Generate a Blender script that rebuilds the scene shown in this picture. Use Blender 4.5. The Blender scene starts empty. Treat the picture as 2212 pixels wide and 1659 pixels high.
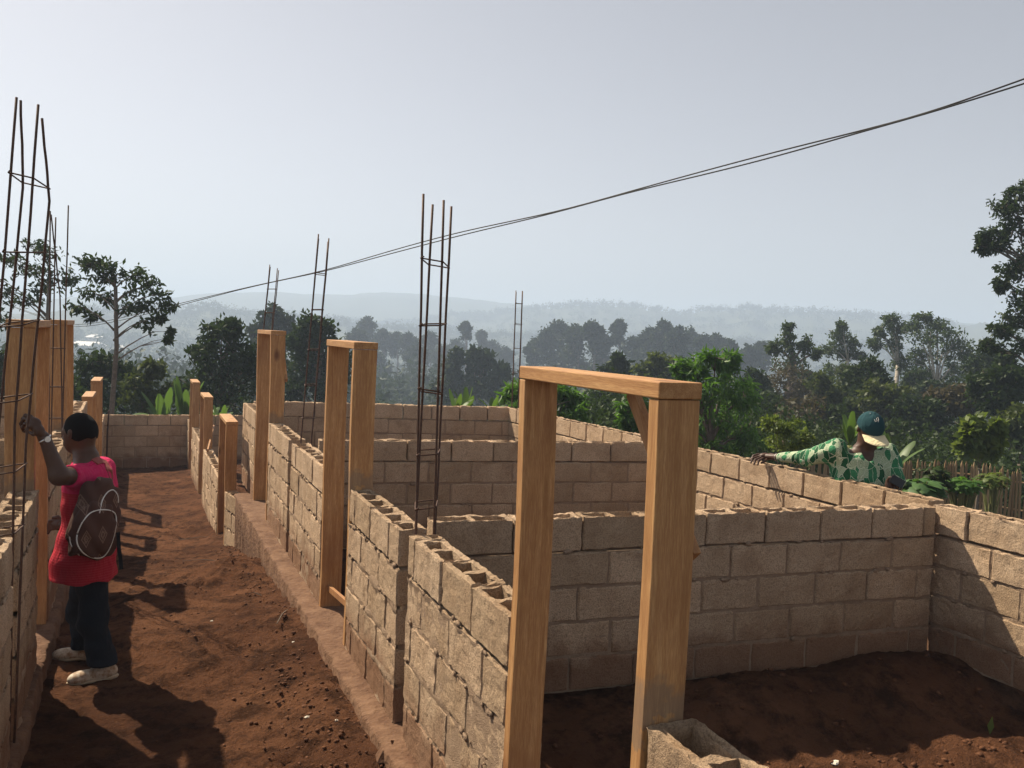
import bpy, bmesh, math, random
import numpy as np
from mathutils import Vector, noise, Matrix
from mathutils.bvhtree import BVHTree
R_ = math.radians
random.seed(7); rng = np.random.default_rng(7)
scn = bpy.context.scene
COL = scn.collection
# ---------------------------------------------------------------- camera
YAW, PITCH, ROLL, FPX = R_(22.85), R_(3.0), R_(2.4), 1900.0      # focal length in units of a 2212 px wide picture
CAM = Vector((0, 0, 2.0))
FW = Vector((math.sin(YAW)*math.cos(PITCH), math.cos(YAW)*math.cos(PITCH), -math.sin(PITCH)))
r0 = Vector((math.cos(YAW), -math.sin(YAW), 0)); u0 = r0.cross(FW)
RT = r0*math.cos(ROLL) + u0*math.sin(ROLL); UP = u0*math.cos(ROLL) - r0*math.sin(ROLL)
cd = bpy.data.cameras.new('camera'); cam = bpy.data.objects.new('camera', cd); COL.objects.link(cam)
cam.matrix_world = Matrix(((RT.x, UP.x, -FW.x, CAM.x), (RT.y, UP.y, -FW.y, CAM.y), (RT.z, UP.z, -FW.z, CAM.z), (0, 0, 0, 1)))
cd.sensor_width = 36; cd.lens = 36*FPX/2212; cd.clip_end = 9000; cd.clip_start = 0.05
scn.camera = cam
def P(x, y, d):                       # the place seen at (x, y) at depth d: used to measure the site off the photograph
    return CAM + (FW + RT*((x-1106)/FPX) - UP*((y-829.5)/FPX))*d
def heading(x, y=760):
    v = P(x, y, 1) - CAM; return math.atan2(v.x, v.y)
# ---------------------------------------------------------------- world and sun
SUN = Vector((-0.45, 0.78, 1.0)).normalized()
EL = math.asin(SUN.z); AZ = math.atan2(SUN.x, SUN.y)
w = bpy.data.worlds.new('World'); scn.world = w; w.use_nodes = True
nt = w.node_tree; nt.nodes.clear()
sky = nt.nodes.new('ShaderNodeTexSky'); sky.sky_type = 'NISHITA'; sky.sun_disc = False
sky.sun_elevation = EL; sky.sun_rotation = AZ; sky.altitude = 1200; sky.air_density = 1.0; sky.dust_density = 3.4; sky.ozone_density = 1.0
bg = nt.nodes.new('ShaderNodeBackground'); bg.inputs[1].default_value = 0.066
wo = nt.nodes.new('ShaderNodeOutputWorld')
hs = nt.nodes.new('ShaderNodeHueSaturation'); hs.inputs['Saturation'].default_value = .36
nt.links.new(sky.outputs[0], hs.inputs['Color']); mu = nt.nodes.new('ShaderNodeMixRGB'); mu.blend_type = 'MULTIPLY'; mu.inputs[0].default_value = 1; mu.inputs[2].default_value = (1.05, .98, .945, 1)
nt.links.new(hs.outputs[0], mu.inputs[1]); nt.links.new(mu.outputs[0], bg.inputs[0]); nt.links.new(bg.outputs[0], wo.inputs[0])
sd = bpy.data.lights.new('sun', 'SUN'); sd.energy = 5.0; sd.angle = R_(0.6); sd.color = (1.0, 0.86, 0.66)
so = bpy.data.objects.new('sun', sd); COL.objects.link(so)
so.rotation_euler = SUN.to_track_quat('Z', 'Y').to_euler()
scn.view_settings.view_transform = 'Standard'; scn.view_settings.look = 'None'
scn.view_settings.exposure = 0.82; scn.view_settings.gamma = 1.0
scn.cycles.max_bounces = 6; scn.cycles.transparent_max_bounces = 8; scn.cycles.volume_bounces = 1
HAZE = 0.0012
# ---------------------------------------------------------------- node materials
class M_:
    def __init__(s, name):
        s.m = bpy.data.materials.new(name); s.m.use_nodes = True; s.t = s.m.node_tree; s.t.nodes.clear()
        s.o = s.n('OutputMaterial'); s.x = s.n('TexCoord').outputs['Object']
    def n(s, ty, **k):
        nd = s.t.nodes.new('ShaderNode'+ty)
        for a, b in k.items(): setattr(nd, a, b)
        return nd
    def put(s, sock, v):
        if hasattr(v, 'is_output'): s.t.links.new(v, sock)
        else: sock.default_value = v
    def noise(s, scale, detail=4, rough=.55, vec=None, dist=0.0):
        n = s.n('TexNoise'); s.put(n.inputs['Vector'], vec or s.x); n.inputs['Scale'].default_value = scale
        n.inputs['Detail'].default_value = detail; n.inputs['Roughness'].default_value = rough; n.inputs['Distortion'].default_value = dist
        return n.outputs['Fac']
    def vor(s, scale, vec=None, feature='F1'):
        n = s.n('TexVoronoi', feature=feature); s.put(n.inputs['Vector'], vec or s.x); n.inputs['Scale'].default_value = scale
        return n.outputs['Distance']
    def map(s, scale=(1, 1, 1), loc=(0, 0, 0), vec=None, rot=(0, 0, 0)):
        n = s.n('Mapping'); s.put(n.inputs[0], vec or s.x); n.inputs['Scale'].default_value = scale; s.put(n.inputs['Location'], loc); n.inputs['Rotation'].default_value = rot
        return n.outputs[0]
    def ramp(s, f, stops):
        n = s.n('ValToRGB'); s.put(n.inputs[0], f); cr = n.color_ramp
        while len(cr.elements) < len(stops): cr.elements.new(.5)
        for e, (p, c) in zip(cr.elements, stops):
            e.position = p; e.color = (c if isinstance(c, tuple) else (c, c, c)) + (1,)
        return n.outputs[0]
    def mix(s, f, a, b, mode='MIX'):
        n = s.n('MixRGB', blend_type=mode); s.put(n.inputs[0], f)
        s.put(n.inputs[1], a if not isinstance(a, tuple) else a+(1,)); s.put(n.inputs[2], b if not isinstance(b, tuple) else b+(1,))
        return n.outputs[0]
    def math(s, op, a, b=0.5, clamp=False):
        n = s.n('Math', operation=op, use_clamp=clamp); s.put(n.inputs[0], a); s.put(n.inputs[1], b); return n.outputs[0]
    def island(s): return s.n('NewGeometry').outputs['Random Per Island']
    def objrand(s): return s.n('ObjectInfo').outputs['Random']
    def bump(s, h, strength=.5, dist=.01, normal=None):
        n = s.n('Bump'); n.inputs['Strength'].default_value = strength; n.inputs['Distance'].default_value = dist
        s.put(n.inputs['Height'], h)
        if normal: s.put(n.inputs['Normal'], normal)
        return n.outputs[0]
    def pbr(s, col, rough=.9, normal=None, spec=.3, metal=0.0):
        p = s.n('BsdfPrincipled'); s.put(p.inputs['Base Color'], col if not isinstance(col, tuple) else col+(1,))
        s.put(p.inputs['Roughness'], rough); p.inputs['Specular IOR Level'].default_value = spec; p.inputs['Metallic'].default_value = metal
        if normal: s.put(p.inputs['Normal'], normal)
        s.t.links.new(p.outputs[0], s.o.inputs[0]); return s.m

def block_mat(name, tint=(1, 1, 1), soil=.35):
    s = M_(name)
    c = s.mix(s.ramp(s.noise(5, 5), [(.3, 0.), (.7, 1.)]), (.51*tint[0], .36*tint[1], .235*tint[2]), (.65*tint[0], .485*tint[1], .335*tint[2]))
    c = s.mix(s.ramp(s.island(), [(0, (.78, .76, .74)), (.5, (.95, .95, .95)), (1, (1.12, 1.1, 1.06))]), c, c) if False else s.mix(1.0, c, s.ramp(s.island(), [(0, (.80, .78, .74)), (.5, (.95, .95, .95)), (1, (1.1, 1.09, 1.08))]), 'MULTIPLY')
    c = s.mix(s.ramp(s.noise(130, 3, .7), [(.36, .65), (.54, 0.)]), c, (.2, .14, .095))                      # grains and pits
    c = s.mix(s.ramp(s.noise(2.3, 6, .7), [(.52, 0.), (.72, soil+.15)]), c, (.16, .085, .045))                   # laterite stains
    c = s.mix(s.ramp(s.noise(16, 5, .75), [(.6, 0.), (.75, .35)]), c, (.12, .09, .065))
    z = s.n('SeparateXYZ'); s.put(z.inputs[0], s.x)
    low = s.math('ADD', z.outputs[2], s.math('MULTIPLY', s.noise(6, 4), -.35))
    c = s.mix(s.ramp(low, [(0.0, .7), (.16, 0.)]), c, (.19, .085, .045))
    v = s.ramp(s.vor(75), [(.0, 0.), (.22, 1.)])
    h = s.math('ADD', s.math('MULTIPLY', s.noise(45, 6, .75), 1.0), s.math('MULTIPLY', v, .22))
    h = s.math('ADD', h, s.math('MULTIPLY', s.noise(260, 2, .6), .45))
    return s.pbr(c, .95, s.bump(h, 1.0, .016), .12)
MB_ = block_mat('sandcrete')
def mortar_mat():
    s = M_('mortar')
    c = s.mix(s.noise(14, 5, .7), (.2, .13, .085), (.5, .37, .26))
    h = s.math('ADD', s.noise(60, 5, .8), s.noise(200, 2, .5))
    return s.pbr(c, .95, s.bump(h, .9, .012), .1)
MORT = mortar_mat()
def wood_mat(name, rot, tone=(1, 1, 1), stain=False):
    s = M_(name)
    r = s.n('CombineXYZ'); s.put(r.inputs[0], s.math('MULTIPLY', s.objrand(), 7.)); s.put(r.inputs[1], s.math('MULTIPLY', s.objrand(), 13.)); s.put(r.inputs[2], s.math('MULTIPLY', s.objrand(), 5.))
    v = s.map((1, 1, 1), r.outputs[0], rot=rot)
    v = s.map((14, 14, .9), vec=v)
    g = s.noise(3.0, 5, .6, v, .6)
    fine = s.noise(22, 3, .7, v)
    c = s.ramp(g, [(.25, (.33, .17, .062)), (.5, (.48, .265, .105)), (.75, (.64, .40, .18))])
    c = s.mix(s.ramp(fine, [(.45, .35), (.6, 0.)]), c, (.2, .065, .022))
    k = s.vor(1.0, s.map((4.2, 4.2, 1.9), r.outputs[0], rot=rot))
    c = s.mix(s.ramp(k, [(.06, .9), (.17, 0.)]), c, (.10, .032, .012))
    c = s.mix(s.ramp(s.noise(1.6, 4, .7), [(.45, 0.), (.75, .7)]), c, (.27, .12, .05))
    c = s.mix(s.ramp(s.noise(9, 6, .8, v), [(.60, 0.), (.68, .55)]), c, (.16, .07, .03))
    if stain:
        zz = s.n('SeparateXYZ'); s.put(zz.inputs[0], s.x)
        zm = s.math('ADD', zz.outputs[2], s.math('MULTIPLY', s.math('SUBTRACT', s.noise(7, 4, .7), .5), .5))
        c = s.mix(s.math('MULTIPLY', s.ramp(s.math('SUBTRACT', zm, .2), [(.78, 0.), (.80, 1.), (.90, 1.), (.98, 0.)]), .55), c, (.16, .13, .10))
    c = s.mix(1.0, c, tone, 'MULTIPLY')
    return s.pbr(c, .62, s.bump(s.math('ADD', g, fine), .25, .003), .35)
WZ = wood_mat('sawn_wood_upright', (0, 0, 0)); WY = wood_mat('sawn_wood_level', (math.pi/2, 0, 0), (1.0, 1.0, 1.0))
WZS = wood_mat('sawn_wood_mortar_stained', (0, 0, 0), stain=True)
WEND = wood_mat('sawn_wood_brace', (.5, 0, 0), (.85, .8, .8))
def dirt_mat():
    s = M_('laterite_soil')
    c = s.mix(s.ramp(s.noise(1.1, 6, .65), [(.35, 0.), (.65, 1.)]), (.10, .044, .024), (.205, .095, .05))
    c = s.mix(s.ramp(s.noise(4.5, 6, .75), [(.46, 0.), (.62, .85)]), c, (.045, .021, .012))
    c = s.mix(s.ramp(s.noise(40, 4, .8), [(.6, 0.), (.72, .45)]), c, (.24, .13, .07))
    # green ground cover away from the site
    g = s.n('NewGeometry'); sp = s.n('SeparateXYZ'); s.put(sp.inputs[0], g.outputs['Position'])
    rx = s.math('MULTIPLY', s.math('SUBTRACT', sp.outputs[0], 2.), .12); ry = s.math('MULTIPLY', s.math('SUBTRACT', sp.outputs[1], 9.), .085)
    rr = s.math('ADD', s.math('MULTIPLY', rx, rx), s.math('MULTIPLY', ry, ry)); rr = s.math('ADD', rr, s.math('MULTIPLY', s.noise(.5, 5, .7), .9))
    grass = s.mix(s.noise(.7, 6, .7), (.035, .05, .018), (.11, .105, .045))
    c = s.mix(s.ramp(rr, [(.0, 0.), (1., 0.), (1.0, 0.)]), c, grass) if False else s.mix(s.math('SUBTRACT', rr, 1.5, True), c, grass)
    h = s.math('ADD', s.math('MULTIPLY', s.noise(14, 7, .75), 1.4), s.math('MULTIPLY', s.noise(70, 4, .7), .5))
    return s.pbr(c, 1.0, s.bump(h, 1.0, .07), .05)
DIRT = dirt_mat()
def simple(name, a, b, scale=8, rough=.9, bump=.3, dist=.01, spec=.2, metal=0.0, det=5):
    s = M_(name); n = s.noise(scale, det, .65)
    return s.pbr(s.mix(s.ramp(n, [(.3, 0.), (.7, 1.)]), a, b), rough, s.bump(s.noise(scale*4, 3), bump, dist), spec, metal)
def leaf_mat(name, a, b, trans=.35, gl=.06):
    s = M_(name)
    c = s.mix(s.island(), a, b)
    c = s.mix(s.ramp(s.noise(.9, 2), [(.35, 0.), (.65, .45)]), c, (a[0]*.7, a[1]*.75, a[2]*.8))
    d = s.n('BsdfDiffuse'); t = s.n('BsdfTranslucent'); g = s.n('BsdfGlossy'); m = s.n('MixShader'); m2 = s.n('MixShader')
    s.put(d.inputs[0], c); s.put(t.inputs[0], s.mix(.5, c, (min(1, b[0]*1.5), min(1, b[1]*1.7), b[2]*.6))); g.inputs['Roughness'].default_value = .5
    g.inputs[0].default_value = (.7, .75, .7, 1)
    m.inputs[0].default_value = trans; m2.inputs[0].default_value = gl
    L = s.t.links; L.new(d.outputs[0], m.inputs[1]); L.new(t.outputs[0], m.inputs[2]); L.new(m.outputs[0], m2.inputs[1]); L.new(g.outputs[0], m2.inputs[2]); L.new(m2.outputs[0], s.o.inputs[0])
    return s.m
L_MANGO = leaf_mat('mango_leaf', (.03, .085, .012), (.105, .215, .03), .42, .04)
L_DARK = leaf_mat('dark_leaf', (.013, .026, .008), (.042, .068, .017), .22, .02)
L_EUC = leaf_mat('eucalyptus_leaf', (.026, .048, .015), (.078, .112, .034), .28, .025)
L_OLIVE = leaf_mat('olive_leaf', (.032, .048, .013), (.09, .11, .026), .35, .025)
L_BROWN = leaf_mat('dry_leaf', (.045, .04, .022), (.105, .08, .042), .25, .02)
L_LIME = leaf_mat('young_leaf', (.06, .10, .02), (.16, .20, .045), .4, .03)
L_BAN = leaf_mat('banana_leaf', (.045, .085, .022), (.10, .17, .04), .4, .05)
L_FAR = leaf_mat('far_leaf', (.014, .026, .011), (.04, .06, .022), .2, .02)
BARK = simple('bark', (.09, .07, .055), (.19, .155, .125), 12, bump=.6)
BARKP = simple('pale_bark', (.27, .24, .2), (.46, .42, .36), 6, bump=.3)
RUST = simple('rusty_steel', (.05, .028, .02), (.12, .062, .04), 60, .65, .5, .002, .4, .35)
WIRE = simple('cable_black', (.02, .02, .02), (.035, .033, .03), 30, .55, .1)
# ---------------------------------------------------------------- object helpers
def tag(o, label=None, cat=None, group=None, kind=None):
    for k, v in (('label', label), ('category', cat), ('group', group), ('kind', kind)):
        if v: o[k] = v
    return o
def thing(name, label, cat, loc, group=None):
    o = bpy.data.objects.new(name, None); COL.objects.link(o); o.location = loc; o.empty_display_size = .2
    o['kind'] = 'thing'; return tag(o, label, cat, group)
class MB:
    def __init__(s): s.v = []; s.f = []
    def add(s, vs, fs):
        b = len(s.v); s.v += [tuple(v) for v in vs]; s.f += [tuple(i+b for i in f) for f in fs]
    def box(s, c, e, ax=None):         # centre, half sizes, optional axes
        c = Vector(c); ax = ax or (Vector((1, 0, 0)), Vector((0, 1, 0)), Vector((0, 0, 1)))
        vs = [c+ax[0]*e[0]*i+ax[1]*e[1]*j+ax[2]*e[2]*k for i in (-1, 1) for j in (-1, 1) for k in (-1, 1)]
        s.add(vs, [(0, 1, 3, 2), (4, 6, 7, 5), (0, 4, 5, 1), (2, 3, 7, 6), (0, 2, 6, 4), (1, 5, 7, 3)])
    def tube(s, pts, rad, n=6, cap=True):
        pts = [Vector(p) for p in pts]; N = len(pts)
        if not hasattr(rad, '__len__'): rad = [rad]*N
        rings = []; prev = None
        for i, p in enumerate(pts):
            d = (pts[min(i+1, N-1)]-pts[max(i-1, 0)]).normalized()
            a = prev - d*prev.dot(d) if prev else d.orthogonal()
            if a.length < 1e-6: a = d.orthogonal()
            a.normalize(); prev = a; b = d.cross(a)
            rings.append([p+(a*math.cos(t)+b*math.sin(t))*rad[i] for t in [2*math.pi*k/n for k in range(n)]])
        vs = [v for r in rings for v in r]; fs = []
        for i in range(N-1):
            for k in range(n): fs.append((i*n+k, i*n+(k+1) % n, (i+1)*n+(k+1) % n, (i+1)*n+k))
        if cap: fs += [tuple(range(n-1, -1, -1)), tuple((N-1)*n+k for k in range(n))]
        s.add(vs, fs)
    def build(s, name, mat, parent=None, smooth=False, bevel=0, tagd=None, origin=None):
        off = Vector((0, 0, 0))
        p = parent
        while p is not None: off += p.location; p = p.parent
        if parent is None and origin is not None: off = Vector(origin)
        me = bpy.data.meshes.new(name)
        me.from_pydata([(v[0]-off.x, v[1]-off.y, v[2]-off.z) for v in s.v], [], s.f); me.materials.append(mat)
        if smooth: me.polygons.foreach_set('use_smooth', [True]*len(me.polygons))
        o = bpy.data.objects.new(name, me); COL.objects.link(o)
        if parent is not None: o.parent = parent
        elif origin is not None: o.location = origin
        if bevel:
            m = o.modifiers.new('bevel', 'BEVEL'); m.width = bevel; m.segments = 2; m.limit_method = 'ANGLE'
        if tagd: tag(o, *tagd)
        return o
def np_mesh(name, V, F, mat, parent=None, smooth=False, origin=None):     # F: (n,4) or (n,3) array
    off = np.zeros(3); p = parent
    while p is not None: off += np.array(p.location); p = p.parent
    if parent is None and origin is not None: off = np.array(origin, float)
    V = (np.asarray(V, float)-off).astype(np.float32); F = np.asarray(F, np.int32); k = F.shape[1]
    me = bpy.data.meshes.new(name); me.vertices.add(len(V)); me.vertices.foreach_set('co', V.ravel())
    me.loops.add(F.size); me.loops.foreach_set('vertex_index', F.ravel())
    me.polygons.add(len(F)); me.polygons.foreach_set('loop_start', np.arange(0, F.size, k, dtype=np.int32))
    try: me.polygons.foreach_set('loop_total', np.full(len(F), k, np.int32))
    except Exception: pass
    me.update(calc_edges=True); me.validate(); me.materials.append(mat)
    if smooth: me.polygons.foreach_set('use_smooth', np.ones(len(F), bool))
    o = bpy.data.objects.new(name, me); COL.objects.link(o)
    if parent is not None: o.parent = parent
    elif origin is not None: o.location = origin
    return o
def nz(x, y, z, s=1.0): return noise.noise((x*s, y*s, z*s))
def fbm(x, y, s=1.0, o=4):
    a = 0; m = 1
    for i in range(o): a += m*noise.noise((x*s+i*7.3, y*s-i*3.1, i*1.7)); s *= 2.03; m *= .5
    return a
# ---------------------------------------------------------------- ground
def sst(a, b, x): t = min(1, max(0, (x-a)/(b-a))); return t*t*(3-2*t)
def lerp_tab(x, tab):
    if x <= tab[0][0]: return tab[0][1]
    for (a, u), (b, v) in zip(tab, tab[1:]):
        if x <= b: return u+(v-u)*(x-a)/(b-a)
    return tab[-1][1]
def outer(x, y):
    r = math.hypot(x-2, y-8)
    z = lerp_tab(r, [(0, -.6), (8, -.75), (14, -1.3), (22, -2.2), (35, -4.2), (60, -8), (110, -15), (200, -22), (300, -26), (450, -22), (700, -12), (1000, 4), (1400, 10), (4000, 10)])
    if r > 60: z += 4*fbm(x*.008, y*.008, 1, 3)*sst(60, 200, r)
    return z
def gz(x, y, det=True):
    zo = outer(x, y)
    right = -.16-.115*max(0, x-5.3)
    # to the right of the plot the ground falls away slowly
    wr = sst(4.8, 5.4, x)*(1-sst(12, 26, math.hypot(x-5, y-8)*.9))
    z = zo*(1-wr)+right*wr
    inb = 0
    if y < 21 and -5 < x < 5.2:
        if x <= -.66:
            zi = -.06 if y < 12 else -.95
        elif x < 1.10:
            zi = lerp_tab(y, [(0, -.2), (6.6, -.2), (8.2, -.34), (10.2, -.6), (11.7, -.86), (14, -1.02), (21, -1.16)])
            zi += .13*math.exp(-((y-8.7)/.45)**2-((x-.75)/.45)**2)+.07*math.exp(-((y-7.6)/.3)**2-((x-.2)/.35)**2)+.05*math.exp(-((y-5.0)/.5)**2-((x-1.0)/.2)**2)            # dark heap across the passage
            zi += .06*sst(.55, 1.12, x)+.03*sst(-.25, -.6, x)
        else:
            zi = -.05 if y < 12.2 else -1.0
            if y < 4.6:
                zi += .10*math.exp(-((x-3.15)/.55)**2-((y-3.95)/.35)**2)+.11*math.exp(-((x-4.5)/.6)**2-((y-4.1)/.28)**2)
                zi -= .11*sst(4.0, 3.5, y)
        if 1.1 < x < 1.46: zi -= .07
        k = sst(-5, -4.6, x)*(1-sst(5.15, 5.2, x))*(1-sst(20.6, 21, y)); z = z*(1-k)+zi*k; inb = 1
    if det and abs(x) < 30 and y < 40:
        a = 1.0 if (y < 14 and -.8 < x < 5.4) else .6
        rough = .5+.9*max(0, fbm(x, y, .9, 2)+.15)
        z += a*rough*(.045*fbm(x, y, 2.0, 3)+.050*abs(fbm(x, y, 7, 3))+.020*nz(x, y, 3, 24)+.035*max(0, nz(x, y, 5, 12)-.15)+.03*max(0, nz(x, y, 9, 5)-.2))
    return z
def axis(segs):
    out = []
    for a, b, st in segs: out += list(np.arange(a, b, st))
    return out+[segs[-1][1]]
def grow(a, b, st, k=1.16):
    out = [a]
    while out[-1] < b: out.append(out[-1]+st); st *= k
    return out
xs = sorted(set([round(v, 4) for v in [-v for v in grow(4.6, 4200, .6)] + axis([(-4.6, -.7, .25), (-.7, 1.2, .032), (1.2, 5.0, .04), (5.0, 8, .12)]) + grow(8, 4200, .3)]))
ys = sorted(set([round(v, 4) for v in [-v for v in grow(4, 1500, 1.5, 1.3)] + axis([(-4, 2.2, .5), (2.2, 5.2, .03), (5.2, 9.5, .04), (9.5, 14, .06), (14, 21.5, .1)]) + grow(21.5, 4200, .35)]))
GX, GY = len(xs), len(ys)
V = [(x, y, gz(x, y)) for y in ys for x in xs]
ii = np.arange(GX*GY).reshape(GY, GX)
F = np.stack([ii[:-1, :-1], ii[:-1, 1:], ii[1:, 1:], ii[1:, :-1]], -1).reshape(-1, 4)
g = np_mesh('ground', V, F, DIRT, smooth=True); tag(g, kind='structure')
# ---------------------------------------------------------------- far hills
def hills(r_in, r_top, r_out, sky_tab, jag, name, mat, seed, trees=0):
    A = np.linspace(heading(-500), heading(2750), 620); V = []; prof = [0, .25, .5, .7, .85, .95, 1., .9, .5, 0]
    rad = [r_in+(r_top-r_in)*t for t in (0, .2, .4, .6, .8, .92, 1)]+[r_top+(r_out-r_top)*t for t in (.3, .7, 1)]
    for j, (rr, pr) in enumerate(zip(rad, prof)):
        for a in A:
            dxp = math.tan(a-YAW)*FPX+1106
            top = lerp_tab(dxp, sky_tab)
            pt = P(dxp, top, r_top*math.cos(a-YAW)); H = pt.z + 5.0*fbm(a*22+seed, seed, 1, 4)*(j > 0)
            H += jag*(.6*abs(nz(a*260, seed, 0))+.4*abs(nz(a*700, seed, 2)))*(j in (5, 6, 7))
            zb = -30
            rj = rr*(1+.04*fbm(a*15, rr*.01+seed, 1, 2)*(0 < j < 6))
            V.append((math.sin(a)*rj, math.cos(a)*rj, zb+(H-zb)*pr+6*fbm(a*40, j+seed, 1, 2)*(0 < j < 5)))
    n = len(A); ii = np.arange(len(V)).reshape(len(rad), n)
    F = np.stack([ii[:-1, :-1], ii[:-1, 1:], ii[1:, 1:], ii[1:, :-1]], -1).reshape(-1, 4)
    HV.append((np.array(V[:8*n]), n))
    return tag(np_mesh(name, V, F, mat, smooth=True), kind='structure')
HV = []
HILL = simple('wooded_hillside', (.03, .045, .025), (.07, .08, .04), .02, bump=.0)
hills(1100, 1500, 2400, [(-500, 655), (380, 642), (450, 634), (600, 630), (760, 634), (830, 629), (900, 637), (1050, 650), (1130, 658), (1180, 668), (1300, 672), (2800, 720)], 0, 'hills', HILL, 1.3)
hills(850, 1150, 1500, [(-500, 720), (900, 700), (1150, 672), (1240, 667), (1330, 666), (1400, 676), (1500, 682), (1600, 676), (1700, 674), (1850, 686), (1960, 695), (2080, 700), (2212, 706), (2700, 720)], 7, 'hills', HILL, 7.7)
hills(600, 780, 1050, [(-500, 690), (200, 672), (380, 674), (450, 678), (540, 684), (640, 695), (760, 706), (900, 718), (1100, 730), (2700, 800)], 5, 'hills', HILL, 4.1)
# ---------------------------------------------------------------- block walls
def block(mb, u0, u1, t, w0, w1, fr, res, hollow, seed, dep=.19, chip=0):
    O, U, N = fr
    L = u1-u0
    e = min(.009, res*.45)
    def cuts(a, b, extra=()):
        s = {a, b, a+e, b-e}; k = max(1, round((b-a)/res))
        for i in range(1, k): s.add(a+(b-a)*i/k)
        base = sorted(s); ex = sorted(extra)
        base = [q for q in base if all(abs(q-x) > res*.35 for x in ex) or q in (a, b)]
        return sorted(set(base) | set(ex))
    holes = []
    if hollow:
        sh = .03; n = 2 if L > .27 else 1
        if L > .13:
            ww = (L-sh*(n+1))/n
            for i in range(n): holes.append((u0+sh+i*(ww+sh), u0+sh+i*(ww+sh)+ww))
    Uc = cuts(u0, u1, [q for h in holes for q in h]); Vc = cuts(0, t, [.03, t-.03] if holes else ()); Wc = cuts(w0, w1)
    nu, nv, nw = len(Uc), len(Vc), len(Wc)
    solid = [[not any(h[0]-1e-6 <= Uc[i] and Uc[i+1] <= h[1]+1e-6 for h in holes) or not (.03-1e-6 <= Vc[j] and Vc[j+1] <= t-.03+1e-6) for j in range(nv-1)] for i in range(nu-1)]
    S = lambda i, j: 0 <= i < nu-1 and 0 <= j < nv-1 and solid[i][j]
    idx = {}; vs = []; fs = []
    tilt = random.uniform(-.004, .004); off = random.uniform(-.004, .004)
    def vid(i, j, k):
        q = (i, j, k)
        if q in idx: return idx[q]
        u, v, z = Uc[i], Vc[j], Wc[k]
        eu = (i == 0)-(i == nu-1); ev = (j == 0)-(j == nv-1); ez = (k == 0)-(k == nw-1)
        if abs(eu)+abs(ev)+abs(ez) >= 2:
            c = .0045; u += eu*c; v += ev*c; z += ez*c
        p = O+U*u+N*(v+off+tilt*(u-u0)/L)+Vector((0, 0, z))
        a = .0035+(.004 if k == nw-1 else 0)
        d = Vector((nz(p.x, p.y, p.z+seed, 21), nz(p.x+9, p.y, p.z+seed, 21), nz(p.x, p.y+9, p.z+seed, 21)))*a*1.5
        d += Vector((nz(p.x, p.y, p.z, 60), nz(p.x+5, p.y, p.z, 60), nz(p.x, p.y+5, p.z, 60)))*a*.8
        if hollow and k == nw-1:
            d.z -= max(0, nz(p.x, p.y, seed, 9))*.022+chip*max(0, nz(p.x, p.y, seed+3, 4)-.1)*.09
            if 0 < j < nv-1 and 0 < i < nu-1: d.z -= .007
        vs.append(p+d); idx[q] = len(vs)-1; return len(vs)-1
    for i in range(nu-1):
        for j in range(nv-1):
            if not S(i, j): continue
            fs.append((vid(i, j, nw-1), vid(i+1, j, nw-1), vid(i+1, j+1, nw-1), vid(i, j+1, nw-1)))
            for k in range(nw-1):
                if not S(i-1, j): fs.append((vid(i, j, k), vid(i, j, k+1), vid(i, j+1, k+1), vid(i, j+1, k)))
                if not S(i+1, j): fs.append((vid(i+1, j, k), vid(i+1, j+1, k), vid(i+1, j+1, k+1), vid(i+1, j, k+1)))
                if not S(i, j-1): fs.append((vid(i, j, k), vid(i+1, j, k), vid(i+1, j, k+1), vid(i, j, k+1)))
                if not S(i, j+1): fs.append((vid(i, j+1, k), vid(i, j+1, k+1), vid(i+1, j+1, k+1), vid(i+1, j+1, k)))
    mb.add(vs, fs)
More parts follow.
